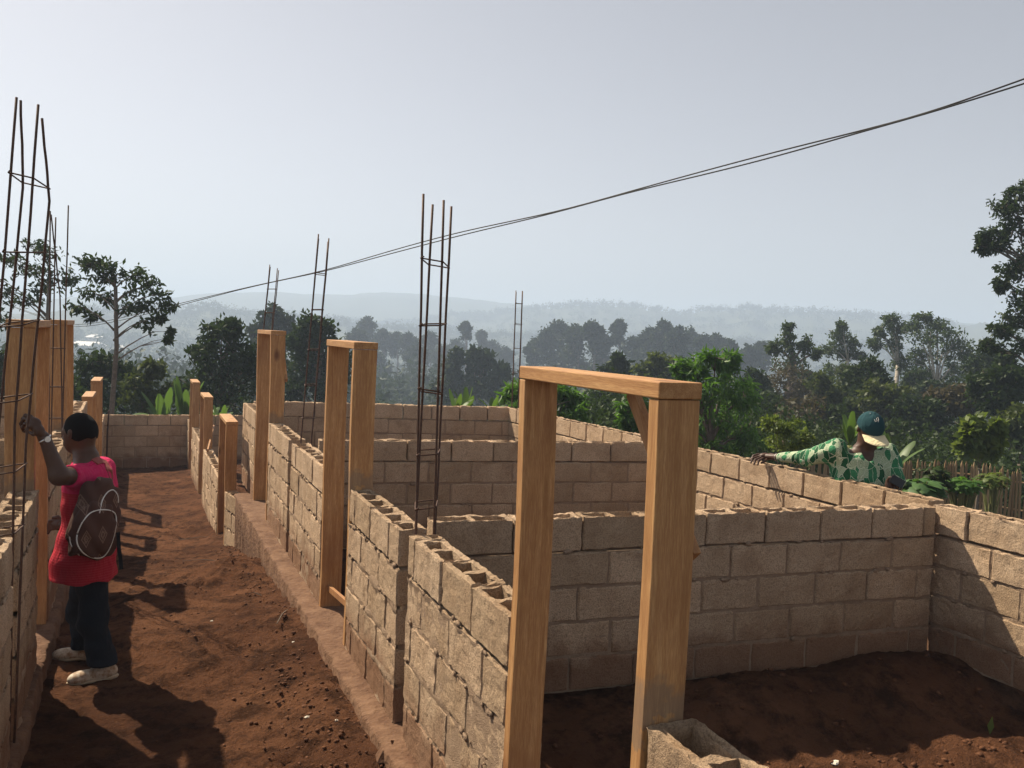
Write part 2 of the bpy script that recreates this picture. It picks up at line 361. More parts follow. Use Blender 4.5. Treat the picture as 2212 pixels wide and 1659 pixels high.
def wall(name, label, A, B, side, z0, z1, courses=5, res=.05, t=.15, group='walls of hollow blocks', bl=.41, shift=None, seed=0, hollow=True, mort=1.0, chip=0, zend=None, cat='block wall'):
    random.seed(seed+11)
    A = Vector(A).to_3d(); B = Vector(B).to_3d(); L = (B-A).length; U = (B-A)/L; N = Vector((-U.y, U.x, 0))*side; N.normalize()
    T = thing(name, label, cat, (A.x, A.y, z0), group)
    mb = MB(); h = (z1-z0)/courses; j = .013
    fr = (A, U, N)
    for c in range(courses):
        w0 = z0+c*h; sh = (0 if (c+courses) % 2 else .5)*bl if shift is None else shift[c % len(shift)]*bl
        sh += random.uniform(-.02, .02)
        edges = [0.0]; q = sh if sh > .06 else bl+sh
        while q < L-.07: edges.append(q); q += bl+random.uniform(-.012, .012)
        edges.append(L); top = c == courses-1
        for a, b in zip(edges, edges[1:]):
            dz = random.uniform(-.003, .003)
            block(mb, a+(j*.4 if a > 0 else 0), b-(j*.4 if b < L else 0), t, w0+j*.5+dz+(0 if c else -.0), w0+h-(0 if top else j*.5)+dz, fr, res, top and hollow, seed, chip=chip)
    mb.build('blockwork', MB_, T)
    # mortar bed: a rough core, recessed in places and squeezed out in others
    m = MB(); ztop = z1-h-.004; r = max(.02, min(res*.7, .08))
    nu = max(2, int(L/r)); nw = max(2, int((ztop-z0)/(r*.7)))
    for vface in (0, 1):
        vs = []; fs = []
        for k in range(nw+1):
            for i in range(nu+1):
                u = .006+(L-.012)*i/nu; z = z0+(ztop-z0)*k/nw
                cj = abs(((z-z0)/h+.5) % 1-.5)*h
                p = A+U*u+Vector((0, 0, z))
                bead = (.009 if mort < .6 else .0055)-(.019*mort*max(0, nz(p.x, p.y, p.z+seed, 7)+.12)+.005*nz(p.x, p.y, p.z+seed, 40))*(1 if cj < .022 else .2)+.009*max(0, nz(p.x, p.y, p.z+seed+7, 5)-.1)
                v = bead if vface == 0 else t-bead
                vs.append(p+N*v)
        for k in range(nw):
            for i in range(nu):
                a = k*(nu+1)+i; q = (a, a+1, a+nu+2, a+nu+1); fs.append(q if vface == 0 else q[::-1])
        m.add(vs, fs)
    m.box(A+U*L/2+N*t/2+Vector((0, 0, (z0+ztop)/2)), (L/2-.006, t/2-.02, (ztop-z0)/2), (U, N, Vector((0, 0, 1))))
    if mort > 0:
        # mortar blobs clinging to the joints
        for q in range(int(L*courses*5*mort)):
            u = random.uniform(.03, L-.03); z = z0+h*random.randint(1, courses-1)+random.uniform(-.008, .008); s_ = random.uniform(.006, .016)
            blob(m, A+U*u+N*(-.001)+Vector((0, 0, z)), (s_*random.uniform(1, 2.6), s_*.55, s_), U, N)
    m.build('mortar', MORT, T, smooth=True)
    return T
def blob(m, c, e, U, N, seed=0):
    vs = []; fs = []; n = 6; k = 4
    for i in range(k+1):
        ph = math.pi*i/k
        for a in range(n):
            th = 2*math.pi*a/n; rr = 1+random.uniform(-.25, .25)
            vs.append(Vector(c)+U*math.sin(ph)*math.cos(th)*e[0]*rr+N*math.sin(ph)*math.sin(th)*e[1]*rr+Vector((0, 0, math.cos(ph)*e[2]*rr)))
    for i in range(k):
        for a in range(n): fs.append((i*n+a, (i+1)*n+a, (i+1)*n+(a+1) % n, i*n+(a+1) % n))
    m.add(vs, fs)
XR = 1.24
# right side of the passage: visible face looks to -X, thickness towards +X  (U = +Y, N must be +X -> side -1)
def rw(label, y0, y1, z1=1.0, res=.05, **k): return wall('block_wall', label, (XR, y0), (XR, y1), -1, -.05, z1, res=res, group='wall pieces along the right side of the passage', **k)
rw('nearest block pier with a large open cell on top, before the near timber frame', .1, 1.945, 1.0, .022, seed=1, chip=.25, shift=(.38, .88))
rw('rough block wall piece touching the left post of the nearest timber door frame', 2.875, 4.19, 1.0, .022, seed=2, shift=(.0, .62))
rw('block wall piece between the near rebar column and the second timber door frame', 4.36, 5.54, .99, .026, seed=3, shift=(.5, .0))
rw('block wall piece between the second door frame and the twin-bar rebar column', 6.46, 7.94, .99, .04, seed=4)
rw('block wall piece just nearer than the third tall door frame', 8.09, 9.48, 1.0, .04, seed=5)
rw('narrow block wall piece ending the upper row behind the third door frame', 10.68, 12.1, 1.0, .06, seed=6, hollow=True)
# stepped down far part
def lw(label, y0, y1, res=.07, **k):
    x0, x1 = .985-.005*(y0-11), .985-.005*(y1-11)
    if y0 < 11.2: x0 = 1.07
    return wall('low_block_wall', label, (x0, y0), (x1, y1), -1, -1.16, -.07, res=res, group='lower wall pieces beyond the step', **k)
lw('short low block piece under the step, beside the lowest timber frame', 10.95, 11.48, .05, seed=7)
lw('low block wall piece with open cells on top between two low door frames', 12.56, 15.45, .06, seed=8)
lw('low block wall piece between the second and third low frames', 16.56, 18.75, seed=9)
lw('last low block wall piece reaching the end wall of the passage', 19.86, 20.55, seed=10)
# cross walls (seen face looks to -Y)
def cw(name, label, A, B, z0, z1, **k): return wall(name, label, A, B, 1, z0, z1, group=k.pop('group', 'cross walls between the rooms'), **k)
cw('cross_wall', 'nearest cross wall in shade, running right from the near rebar column', (1.46, 4.47), (4.89, 4.24), -.02, 1.0, res=.03, seed=20, shift=(.1, .62), chip=.5, mort=.35)
cw('cross_wall', 'middle cross wall in shade, between the nearest one and the back wall', (1.5, 8.03), (4.86, 7.62), -.02, 1.0, res=.05, seed=21, chip=.3, mort=.3)
cw('cross_wall', 'back cross wall of the upper rooms with banana tips above it', (1.40, 12.32), (4.9, 11.62), -.02, 1.0, res=.07, seed=22, mort=.3)
wall('long_wall', 'long sunlit right-hand block wall on which the man in green rests his hand', (5.03, 4.43), (4.86, 11.6), -1, -.02, 1.0, res=.04, seed=23, mort=.5, group='right outer wall pieces')
wall('long_wall', 'sunlit near right block wall half crossed by a slanting shadow edge', (5.07, 1.2), (4.955, 4.33), -1, -.02, 1.0, res=.03, seed=24, mort=.6, chip=.4, group='right outer wall pieces')
cw('end_wall', 'shaded block wall closing the far end of the passage', (-.80, 20.55), (2.4, 20.6), -1.16, .0, res=.09, seed=25, mort=.0, bl=.46, group='far end wall')
# mortar-filled seam at the corner between the two outer wall pieces
# left side of the passage: visible face looks to +X
def XL(y): return -.525-.0115*(y-4)
def lf(label, y0, y1, z0=-.05, z1=1.0, res=.05, name='block_wall', **k): return wall(name, label, (XL(y0), y0), (XL(y1), y1), 1, z0, z1, res=res, group='wall pieces along the left side of the passage', **k)
lf('nearest left block wall at the very edge of the view', 2.2, 4.52, res=.03, seed=30)
lf('left block wall piece with open cells between tall rebar cage and first left post', 4.72, 5.74, res=.026, seed=31, chip=.6)
lf('left block wall piece behind the man in red', 6.58, 8.35, res=.04, seed=32)
lf('short left block wall piece in front of the second left frame', 8.5, 8.88, res=.05, seed=33)
lf('left block wall piece beyond the second left frame', 9.85, 12.1, res=.06, seed=34)
for y0, y1, s_, lb in ((12.1, 13.15, 35, 'low left block piece before the first low left frame'), (14.2, 15.35, 36, 'low left block piece between the two low left frames'), (16.5, 20.5, 37, 'low left block piece reaching the end wall')):
    lf(lb, y0, y1, -1.16, .03, .07, 'low_block_wall', seed=s_)
cw('cross_wall', 'left room cross wall glimpsed behind the first left posts', (-4.5, 8.0), (-.78, 8.0), -.05, 1.02, res=.06, seed=38, mort=0)
cw('cross_wall', 'farther left room cross wall glimpsed behind the left rebar', (-4.5, 12.1), (-.82, 12.1), -.05, 1.0, res=.08, seed=39, mort=0)
# foundations
def footing(label, x0, x1, y0, y1, zt, zb, res=.035, seed=0, skew=0.0):
    T = thing('footing', label, 'foundation', (x0, y0, zb), 'foundation strips'); vs = []; fs = []; n = int((y1-y0)/res)
    prof = [(x0, zb), (x0, zb+(zt-zb)*.25), (x0, zb+(zt-zb)*.5), (x0, zb+(zt-zb)*.75), (x0, zt-.012), (x0+(.012 if x1 > x0 else -.012), zt), (x0+(x1-x0)*.3, zt+.004), (x0+(x1-x0)*.6, zt+.004), (x1, zt)]
    for i in range(n+1):
        y = y0+(y1-y0)*i/n
        for k, (x, z) in enumerate(prof):
            a = .016 if k < 7 else .004
            vs.append((x+skew*(y-4)*(k < 7)+a*1.3*nz(y, z, seed, 7)+a*.8*nz(y, z, seed+4, 22), y+a*nz(y+3, z, seed, 14), z+(a*.9*nz(y, x, seed+8, 9)+a*.5*nz(y, x, seed+2, 30) if k > 3 else 0)))
    m = len(prof)
    for i in range(n):
        for k in range(m-1):
            a = i*m+k; fs.append((a, a+1, a+m+1, a+m))
    mb = MB(); mb.add(vs, fs); mb.build('concrete_strip', FOOT, T, smooth=True)
FOOT = simple('muddy_concrete', (.085, .04, .022), (.19, .11, .066), 7, bump=.9, dist=.02, det=6)
footing('mud-stained concrete footing ledge under the right wall of the passage', 1.13, 1.42, 0.0, 11.1, -.04, -1.1, seed=1, skew=-.0098)
footing('rough footing under the left wall behind the man', -.50, -.80, 2.0, 12.0, -.04, -.8, seed=5)
# ---------------------------------------------------------------- timber frames
def frame(label, x, y0, y1, zb0, zb1, zt, w=.15, th=.05, group='timber door frames', brace=None, spacer=None, dx=0, lean=0.0, rot=0):
    # near post at y0, far post ending at y1; corridor side face at x, width towards +X (or -X when w<0)
    T = thing('door_frame', label, 'door frame', (x, y0, zb0), group)
    tl = .045
    for yy, zb in ((y0, zb0), (y1-th, zb1)):
        mb = MB(); n = 8; vs = []; fs = []
        for k in range(n+1):
            z = zb+(zt-tl-zb)*k/n; b = .004*math.sin(k*.9+yy)+lean*(z-zb)
            for (a, c) in ((0, 0), (w, 0), (w, th), (0, th)): vs.append((x+a+b, yy+c+.003*math.sin(k*.7+x), z))
        for k in range(n):
            for q in range(4):
                a, b2 = k*4+q, k*4+(q+1) % 4
                f = (a, b2, b2+4, a+4); fs.append(f if w > 0 else f[::-1])
        fs += [(3, 2, 1, 0), tuple(n*4+q for q in range(4))]
        mb.add(vs, fs); mb.build('post', WZS if yy == y0 and zb0 > -.5 else WZ, T, bevel=.003)
    mb = MB(); o = lean*(zt-zb0)
    mb.box((x+w/2+o, (y0+y1)/2, zt-tl/2+.002), (abs(w)/2+.003, (y1-y0)/2+.004, tl/2)); mb.build('lintel', WY, T, bevel=.004)
    if brace:
        mb = MB(); a, b = Vector(brace[0]), Vector(brace[1]); d = (b-a); l = d.length; d.normalize(); nx = Vector((1, 0, 0)); s_ = d.cross(nx).normalized()
        mb.box((a+b)/2, (l/2, .0125, .022), (d, nx, s_)); mb.build('brace', WEND, T, bevel=.002)
    if spacer:
        mb = MB(); a, b = Vector(spacer[0]), Vector(spacer[1]); d = (b-a); l = d.length; d.normalize(); s_ = Vector((0, 0, 1)).cross(d).normalized()
        mb.box((a+b)/2, (l/2, .012, .022), (d, s_, d.cross(s_))); mb.build('spacer', WEND, T, bevel=.002)
    return T
RG = 'tall timber frames along the right side'
frame('nearest and largest timber door frame with a diagonal brace at its back', XR, 1.955, 2.87, -.05, -.05, 1.9, .128, group=RG, brace=((1.382, 2.33, 1.85), (1.382, 1.966, 1.43)))
frame('second tall timber door frame, with a short spacer near its foot', XR, 5.545, 6.45, -.05, -.05, 1.93, group=RG, spacer=((1.30, 6.42, .10), (1.30, 5.58, .19)))
frame('third tall timber door frame with rebar rising behind it', XR, 9.49, 10.67, -.05, -.05, 1.97, group=RG, brace=((1.405, 9.9, 1.88), (1.405, 9.47, 1.45)))
LG = 'low timber frames beyond the step'
frame('nearest low timber frame, its sunlit top below the tall frames', .985, 11.5, 12.55, -1.1, -1.1, .80, .14, group=LG)
frame('middle low timber frame with a thin spacer stick', .965, 15.47, 16.55, -1.16, -1.16, .80, .14, group=LG, spacer=((1.2, 16.5, .2), (.98, 14.6, .02)))
frame('farthest low timber frame against the trees', .945, 18.78, 19.85, -1.16, -1.16, .84, .14, group=LG)
KG = 'timber frames along the left side'
frame('left timber frame whose post the man in red touches', -.565, 5.755, 6.57, -.05, -.05, 1.985, -.155, group=KG)
frame('second tall left timber frame seen behind the rebar', -.635, 8.9, 9.83, -.05, -.05, 1.99, -.14, group=KG)
frame('low left timber frame just behind the man\'s head', -.615, 13.18, 14.15, -1.16, -1.16, .965, -.13, group=KG)
frame('farthest left timber frame, taller than the low one before it', -.61, 15.4, 16.42, -1.16, -1.16, 1.045, -.135, group=KG)
# ---------------------------------------------------------------- rebar cages
def cage(label, bars, ties, r=.006, size=.013, group='rebar columns'):
    b0 = Vector(bars[0][0]); T = thing('rebar_column', label, 'rebar column', (b0.x, b0.y, b0.z), group)
    for pts in bars:
        p = [Vector(q) for q in pts]; dense = []
        for a, b in zip(p, p[1:]):
            for k in range(6): dense.append(a.lerp(b, k/6)+Vector((nz(a.x, k, a.z, 3), nz(a.y, k, a.z, 3.3), 0))*.004)
        dense.append(p[-1]); mb = MB(); mb.tube(dense, r, 6); mb.build('rebar', RUST, T, smooth=True)
    def at_z(pts, z):
        for a, b in zip(pts, pts[1:]):
            if min(a[2], b[2]) <= z <= max(a[2], b[2]): t = (z-a[2])/(b[2]-a[2]); return Vector(a).lerp(Vector(b), t)
        return Vector(pts[-1])
    for k, (z, tl) in enumerate(ties):
        c = [at_z(q, z) for q in bars]; cen = sum(c, Vector())/4
        c = [q+(q-cen).normalized()*r*1.6+Vector((0, 0, tl*((q-cen).x*.7+(q-cen).y*.7)*1.0)) for q in c]
        order = [c[0], c[1], c[2], c[3], c[0]]; order.append(c[0]+(c[1]-c[0]).normalized()*.03+Vector((-.02, -.02, .01)))
        pts = []
        for a, b in zip(order, order[1:]):
            for q in range(3): pts.append(a.lerp(b, q/3))
        pts.append(order[-1])
        mb = MB(); mb.tube(pts, r*.62, 5); mb.build('stirrup', RUST, T, smooth=True)
def four(cx, cy, sx, sy, z0, z1, dz, top=(0, 0), tops=None):
    out = []
    for k, (a, b) in enumerate(((-1, -1), (1, -1), (1, 1), (-1, 1))):
        x0, y0 = cx+a*sx, cy+b*sy; t = tops[k] if tops else (0, 0)
        out.append([(x0, y0, z0), (x0+top[0]*.5, y0+top[1]*.5, (z0+z1)/2), (x0+top[0]+t[0], y0+top[1]+t[1], z1+dz[k])])
    return out
cage('tallest middle rebar column rising between two right-hand wall pieces', [
    [(1.290, 4.22, -.05), (1.287, 4.22, 1.02), (1.262, 4.22, 2.69)], [(1.385, 4.22, -.05), (1.382, 4.22, 1.02), (1.368, 4.22, 2.67)],
    [(1.428, 4.33, -.05), (1.425, 4.33, 1.02), (1.446, 4.33, 2.66)], [(1.322, 4.33, -.05), (1.318, 4.33, 1.02), (1.346, 4.33, 2.66)]],
    [(1.13, .15), (1.40, .1), (1.71, -.2), (2.05, .1), (2.36, -.15)], .0062)
cage('leaning twin-bar rebar column between the second and third right-hand frames', [
    [(1.325, 7.96, -.05), (1.325, 7.96, 1.0), (1.425, 7.96, 2.85)], [(1.42, 7.96, -.05), (1.42, 7.96, 1.0), (1.518, 7.96, 2.82)],
    [(1.435, 8.06, -.05), (1.435, 8.06, 1.0), (1.53, 8.06, 2.80)], [(1.34, 8.06, -.05), (1.34, 8.06, 1.0), (1.445, 8.06, 2.82)]],
    [(1.2, 0), (1.5, .1), (1.82, .1), (2.18, .1), (2.5, -.1)], .0062)
cage('leaning rebar column showing above the third right-hand frame', [
    [(1.42, 12.16, -.05), (1.42, 12.16, 1.0), (1.545, 12.16, 2.84)], [(1.53, 12.16, -.05), (1.53, 12.16, 1.0), (1.645, 12.16, 2.80)],
    [(1.55, 12.26, -.05), (1.55, 12.26, 1.0), (1.675, 12.26, 2.78)], [(1.43, 12.26, -.05), (1.43, 12.26, 1.0), (1.565, 12.26, 2.82)]],
    [(1.4, 0), (1.8, 0), (2.2, .1), (2.52, .1)], .0062)
cage('farthest slender rebar column at the right back corner', [
    [(4.955, 11.72, -.05), (4.955, 11.72, 1.0), (4.945, 11.72, 2.66)], [(5.06, 11.72, -.05), (5.06, 11.72, 1.0), (5.045, 11.72, 2.68)],
    [(5.10, 11.84, -.05), (5.10, 11.84, 1.0), (5.09, 11.84, 2.69)], [(5.0, 11.84, -.05), (5.0, 11.84, 1.0), (4.99, 11.84, 2.69)]],
    [(1.5, .1), (1.85, 0), (2.2, -.1), (2.5, 0)], .006)
cage('tall nearest left rebar cage in front of the post the man touches', [
    [(-.645, 4.60, -.05), (-.63, 4.60, 1.5), (-.545, 4.60, 2.99)], [(-.545, 4.60, -.05), (-.535, 4.60, 1.5), (-.458, 4.60, 2.97)],
    [(-.535, 4.70, -.05), (-.50, 4.70, 1.4), (-.415, 4.70, 2.55), (-.452, 4.70, 2.93)], [(-.655, 4.70, -.05), (-.62, 4.70, 1.4), (-.525, 4.70, 2.6), (-.54, 4.70, 3.0)]],
    [(1.0, .2), (1.29, .25), (1.62, .25), (1.97, .25), (2.3, .1), (2.63, -.25)], .0062)
cage('left rebar cage with one longer bar, between the two tall left frames', [
    [(-.72, 8.38, -.05), (-.72, 8.38, 1.0), (-.735, 8.38, 2.9)], [(-.62, 8.38, -.05), (-.62, 8.38, 1.0), (-.60, 8.38, 2.96)],
    [(-.615, 8.46, -.05), (-.63, 8.46, 1.2), (-.66, 8.46, 2.2), (-.735, 8.46, 2.88)], [(-.72, 8.46, -.05), (-.71, 8.46, 1.0), (-.70, 8.46, 2.86)]],
    [(1.15, 0), (1.42, 0), (1.75, 0)], .006)
mb = MB(); mb.tube([(-.66, 20.3, -1.16), (-.65, 20.3, -.3), (-.63, 20.3, .12)], .018, 6)
mb.build('rebar_stub', RUST, None, tagd=('short bar standing in the left corner of the end wall', 'steel bar'), origin=(-.65, 20.3, -1.16))
# rough mortar seam where the outer wall pieces almost meet
random.seed(5)
T = thing('mortar_seam', 'crumbly mortar drips in the narrow gap at the right corner', 'mortar', (4.98, 4.35, 0)); m = MB()
for k in range(120):
    z = random.uniform(.15, .97); blob(m, (4.945+random.uniform(-.012, .014), 4.33+random.uniform(-.02, .03), z), (.014, .02, random.uniform(.012, .035)), Vector((1, 0, 0)), Vector((0, 1, 0)))
m.build('mortar_drip', MORT, T, smooth=True)
# ---------------------------------------------------------------- overhead cable
def cable(label, off, ph):
    kn = [(-900, 330), (-300, 560), (0, 650), (150, 709), (250, 693), (390, 657), (550, 617), (700, 586), (850, 543), (1000, 503), (1200, 459), (1380, 409), (1600, 353), (1800, 300), (2000, 246), (2212, 176), (2400, 110), (2700, 0)]
    pts = []
    for (x0, y0), (x1, y1) in zip(kn, kn[1:]):
        for k in range(5):
            t = k/5; x = x0+(x1-x0)*t; y = y0+(y1-y0)*t
            y += off*(.35+4.0*math.sin(x*.0046+ph)**2)*(.5+x/2212*.9) if x > -200 else off*2
            inv = .029+(.125-.029)*(x/2212); inv = max(inv, .012); pts.append(P(x, y, 1/inv))
    # smooth
    for _ in range(4): pts = [pts[0]]+[(a+b*2+c)/4 for a, b, c in zip(pts, pts[1:], pts[2:])]+[pts[-1]]
    mb = MB(); mb.tube(pts, .0085, 6)
    mb.build('power_cable', WIRE, None, smooth=True, tagd=(label, 'cable', 'pair of overhead cables'), origin=pts[40])
cable('upper of the two black cables crossing the sky', -1, 0.4); cable('lower of the two black cables crossing the sky', 1, 0.4)
# ---------------------------------------------------------------- vegetation
def leaf_quads(C, size, aspect=.4, droop=0.0, sizevar=.35):
    n = len(C); d = rng.normal(size=(n, 3)); d[:, 2] -= droop; d /= np.linalg.norm(d, axis=1)[:, None]
    q = rng.normal(size=(n, 3)); s = np.cross(d, q); s /= np.linalg.norm(s, axis=1)[:, None]
    L = (size*(1+sizevar*rng.uniform(-1, 1, n)))[:, None]; W = L*aspect
    mid = C+d*L*.45
    return np.stack([C, mid+s*W*.5, C+d*L, mid-s*W*.5], 1)
def quads_to_mesh(name, Q, mat, parent=None, origin=None):
    n = len(Q); return np_mesh(name, Q.reshape(-1, 3), np.arange(n*4).reshape(n, 4), mat, parent, origin=origin)
def clumpy(c, r, n, nclump, cl=.3, shell=.75, flat=.0):
    # leaves gathered in sub-clumps sitting in the outer part of an ellipsoid
    u = rng.normal(size=(nclump, 3)); u /= np.linalg.norm(u, axis=1)[:, None]
    if flat: u[:, 2] = np.abs(u[:, 2])*(1-flat)+u[:, 2]*flat*.3
    rad = shell+(1-shell)*rng.uniform(-1.3, 1, nclump)
    cc = u*rad[:, None]
    k = rng.integers(0, nclump, n); off = rng.normal(size=(n, 3))*cl*rng.uniform(.6, 1.3, nclump)[k][:, None]*.6
    return (cc[k]+off)*np.array(r)+np.array(c)
def tree(name, label, group, d, blobs, leaf, lsize, dens, base, trunk_r=.15, aspect=.4, droop=.2, cl=.3, bark=None, cat='tree', thick=.9, limbs=True, zbase=None, fork=.55, nclump=None, shell=.7, seed=0, flat=0, nmin=520):
    """blobs: (x, y, rx, ry) measured off the photograph at depth d; base: picture x of the foot."""
    global rng
    rng = np.random.default_rng(seed*77+int(blobs[0][0])); random.seed(int(blobs[0][0])+seed)
    m = d/FPX; f = P(base, 900, d); z0 = zbase if zbase is not None else gz(f.x, f.y, False)-.05
    T = thing(name, label, cat, (f.x, f.y, z0), group)
    Cs = []; Q = []
    for (x, y, rx, ry) in blobs:
        dd = d+random.uniform(-.5, .5)*np.mean([b[2] for b in blobs])*m*1.2
        c = P(x, y, dd); r = (rx*m, rx*m*thick, ry*m); Cs.append((c, r))
        vol = rx*ry*m*m
        n = int(15*dens*vol/(lsize*lsize*aspect)); nc = nclump or max(6, int(12*(rx*ry*m*m/max(.05, (cl*rx*m)**2))**.5))
        Q.append(leaf_quads(clumpy(c, r, min(15000, max(n, nmin)), nc, cl, shell, flat), lsize, aspect, droop))
    quads_to_mesh('crown', np.concatenate(Q), leaf, T)
    # trunk and limbs
    mb = MB(); top = max(c.z for c, r in Cs); cx = sum(c.x for c, r in Cs)/len(Cs); cy = sum(c.y for c, r in Cs)/len(Cs)
    F_ = Vector((f.x, f.y, z0)); K = Vector((f.x*.75+cx*.25, f.y*.75+cy*.25, z0+(top-z0)*fork))
    pts = [F_, F_.lerp(K, .33)+Vector((random.uniform(-1, 1), 0, 0))*trunk_r, F_.lerp(K, .66)+Vector((random.uniform(-1, 1), 0, 0))*trunk_r*1.5, K]
    mb.tube(pts, [trunk_r*1.25, trunk_r, trunk_r*.85, trunk_r*.7], 7)
    if limbs:
        for c, r in Cs:
            lat = math.hypot(c.x-F_.x, c.y-F_.y); tt = ((c.z-z0)-.45*lat-.5*r[2])/max(.1, K.z-z0); s = F_.lerp(K, min(1, max(.42, tt))); e = Vector(c)+Vector((0, 0, r[2]*.1)); mid = s.lerp(e, .5)+Vector((random.uniform(-.1, .1)*r[0], 0, (.10)*(s-e).length))
            q = [s, s.lerp(mid, .5)+Vector((0, 0, .02*(s-e).length)), mid, mid.lerp(e, .5)+Vector((0, 0, random.uniform(-.06, .06)*(s-e).length)), e]
            mb.tube(q, [trunk_r*.38, trunk_r*.28, trunk_r*.2, trunk_r*.12, trunk_r*.05], 5)
            for _ in range(5):
                a = Vector(q[random.choice((2, 3, 4))]); b = Vector(c)+Vector((random.uniform(-1, 1)*r[0]*.85, random.uniform(-1, 1)*r[1]*.7, random.uniform(-.8, .9)*r[2]))
                mb.tube([a, a.lerp(b, .5)+Vector((0, 0, .05*(b-a).length)), b], [trunk_r*.16, trunk_r*.1, trunk_r*.04], 4)
    mb.build('trunk', bark or BARK, T, smooth=True)
    return T
# --- left side trees
tree('open_tree', 'open-crowned tree with spreading tiered branches against the sky, left of the middle', None, 22, [
    (182, 571, 25, 13), (205, 566, 22, 12), (236, 574, 27, 14), (253, 594, 22, 16), (215, 600, 26, 13), (300, 592, 24, 18), (293, 625, 28, 20), (325, 615, 22, 16), (345, 638, 24, 18), (360, 662, 20, 14), (310, 660, 24, 12),
    (280, 662, 24, 14), (185, 630, 26, 13), (232, 641, 18, 11), (172, 666, 24, 12), (200, 682, 14, 9), (318, 695, 15, 16), (364, 717, 8, 7), (362, 735, 6, 6), (345, 690, 8, 10)], L_DARK, .16, .2, 236, .065, .38, .5, cl=.5, fork=.88, shell=.75, nmin=110, seed=1)
tree('spreading_tree', 'spreading tree at the left edge, partly hidden by the tall rebar', None, 26, [
    (75, 530, 27, 11), (102, 548, 24, 15), (22, 560, 26, 12), (50, 580, 36, 15), (105, 586, 32, 19), (149, 604, 18, 15), (12, 636, 25, 24), (85, 620, 32, 16), (55, 650, 30, 14), (-30, 600, 30, 30), (10, 690, 30, 20)], L_DARK, .17, .2, 120, .08, .38, .4, cl=.5, fork=.88, shell=.75, nmin=120, seed=2)
UL = 'bushes and low trees behind the far left wall'
tree('bushy_tree', 'dark bushy tree under the open-crowned tree', UL, 26, [(200, 785, 38, 26), (255, 795, 42, 32), (180, 830, 40, 40), (235, 850, 55, 38)], L_DARK, .2, .95, 230, .1, .45, cl=.3, fork=.3, seed=3)
tree('bushy_tree', 'green leafy tree between the bushy tree and the round grey-green tree', UL, 25, [(300, 835, 40, 30), (330, 800, 26, 22), (310, 870, 50, 25), (360, 855, 38, 28)], L_OLIVE, .18, .8, 315, .08, .45, cl=.3, fork=.3, seed=4)
tree('bushy_tree', 'dark foliage glimpsed at the extreme left edge behind the posts', UL, 22, [(-10, 790, 36, 50), (5, 850, 30, 30), (-40, 850, 30, 50), (60, 850, 30, 30), (130, 850, 30, 25), (100, 760, 26, 30)], L_DARK, .2, .8, 0, .1, .45, cl=.3, fork=.3, seed=5)
tree('round_tree', 'big rounded grey-green tree left of the third door frame', None, 27, [(500, 712, 36, 26), (540, 780, 40, 50), (478, 722, 44, 32), (440, 760, 40, 38), (505, 765, 55, 45), (455, 815, 62, 45), (525, 820, 60, 50), (410, 845, 42, 34), (480, 870, 80, 34)], L_DARK, .2, .8, 480, .2, .42, cl=.26, fork=.35, seed=6)
MT = 'tall trees behind the upper rooms'
tree('tall_tree', 'hazy tree topping out behind the leaning rebar above the third frame', MT, 75, [(592, 680, 28, 22), (572, 705, 26, 26), (610, 700, 25, 24), (630, 722, 18, 20), (550, 720, 16, 18), (590, 745, 46, 34), (600, 800, 50, 40)], L_FAR, .45, .85, 590, .3, .5, cl=.3, fork=.4, seed=7)
tree('dense_tree', 'dense dark tree directly behind the twin-bar rebar column', MT, 38, [(670, 700, 36, 22), (700, 712, 36, 26), (740, 800, 30, 50), (672, 712, 34, 24), (650, 745, 32, 36), (700, 745, 46, 40), (722, 790, 32, 46), (660, 800, 50, 50), (700, 840, 55, 38), (630, 840, 30, 40)], L_DARK, .25, 1.5, 690, .3, .5, cl=.22, fork=.4, seed=8)
MG = 'clump of feathery trees in the middle distance'
for i, (lb, bl, bx) in enumerate((('leftmost of the three dark feathery trees beyond the tall middle rebar', [(985, 775, 18, 24), (978, 805, 28, 28), (965, 840, 34, 30)], 975),
        ('middle and tallest of the three dark feathery trees beyond the tall middle rebar', [(1022, 768, 14, 18), (1048, 772, 20, 20), (1035, 800, 34, 28), (1030, 840, 40, 30)], 1035),
        ('rightmost, lower dark feathery tree beside the pale dome roof', [(1082, 800, 18, 16), (1085, 825, 28, 26), (1075, 850, 30, 20)], 1082))):
    tree('feathery_tree', lb, MG, 85, bl, L_FAR, .55, 1.2, bx, .3, .5, cl=.24, fork=.4, seed=9+i)
# --- mango trees
tree('mango_tree', 'bright green mango tree right of the nearest timber frame', None, 17, [(1545, 775, 34, 24), (1500, 790, 38, 30), (1578, 780, 28, 28), (1470, 800, 24, 20), (1540, 830, 62, 36), (1605, 850, 42, 40), (1500, 860, 50, 40), (1570, 900, 62, 44), (1615, 935, 34, 36), (1500, 930, 50, 44), (1560, 960, 50, 26)], L_MANGO, .17, 1.05, 1535, .12, .22, 1.0, cl=.24, fork=.35, seed=12)
tree('mango_tree', 'small bright mango seen through the nearest timber frame under its brace', None, 15.5, [(1368, 850, 16, 18), (1355, 890, 20, 26), (1375, 925, 24, 26), (1400, 900, 20, 40)], L_MANGO, .17, .9, 1375, .06, .22, .9, cl=.28, fork=.3, seed=13)
tree('mango_tree', 'rounded mango tree behind the back cross wall and the farthest rebar', None, 16, [(1110, 845, 30, 26), (1150, 835, 34, 26), (1195, 845, 36, 28), (1240, 860, 34, 30), (1120, 880, 42, 26), (1190, 885, 50, 28), (1245, 895, 30, 22)], L_MANGO, .15, 1.2, 1170, .1, .24, .8, cl=.24, fork=.35, seed=14)
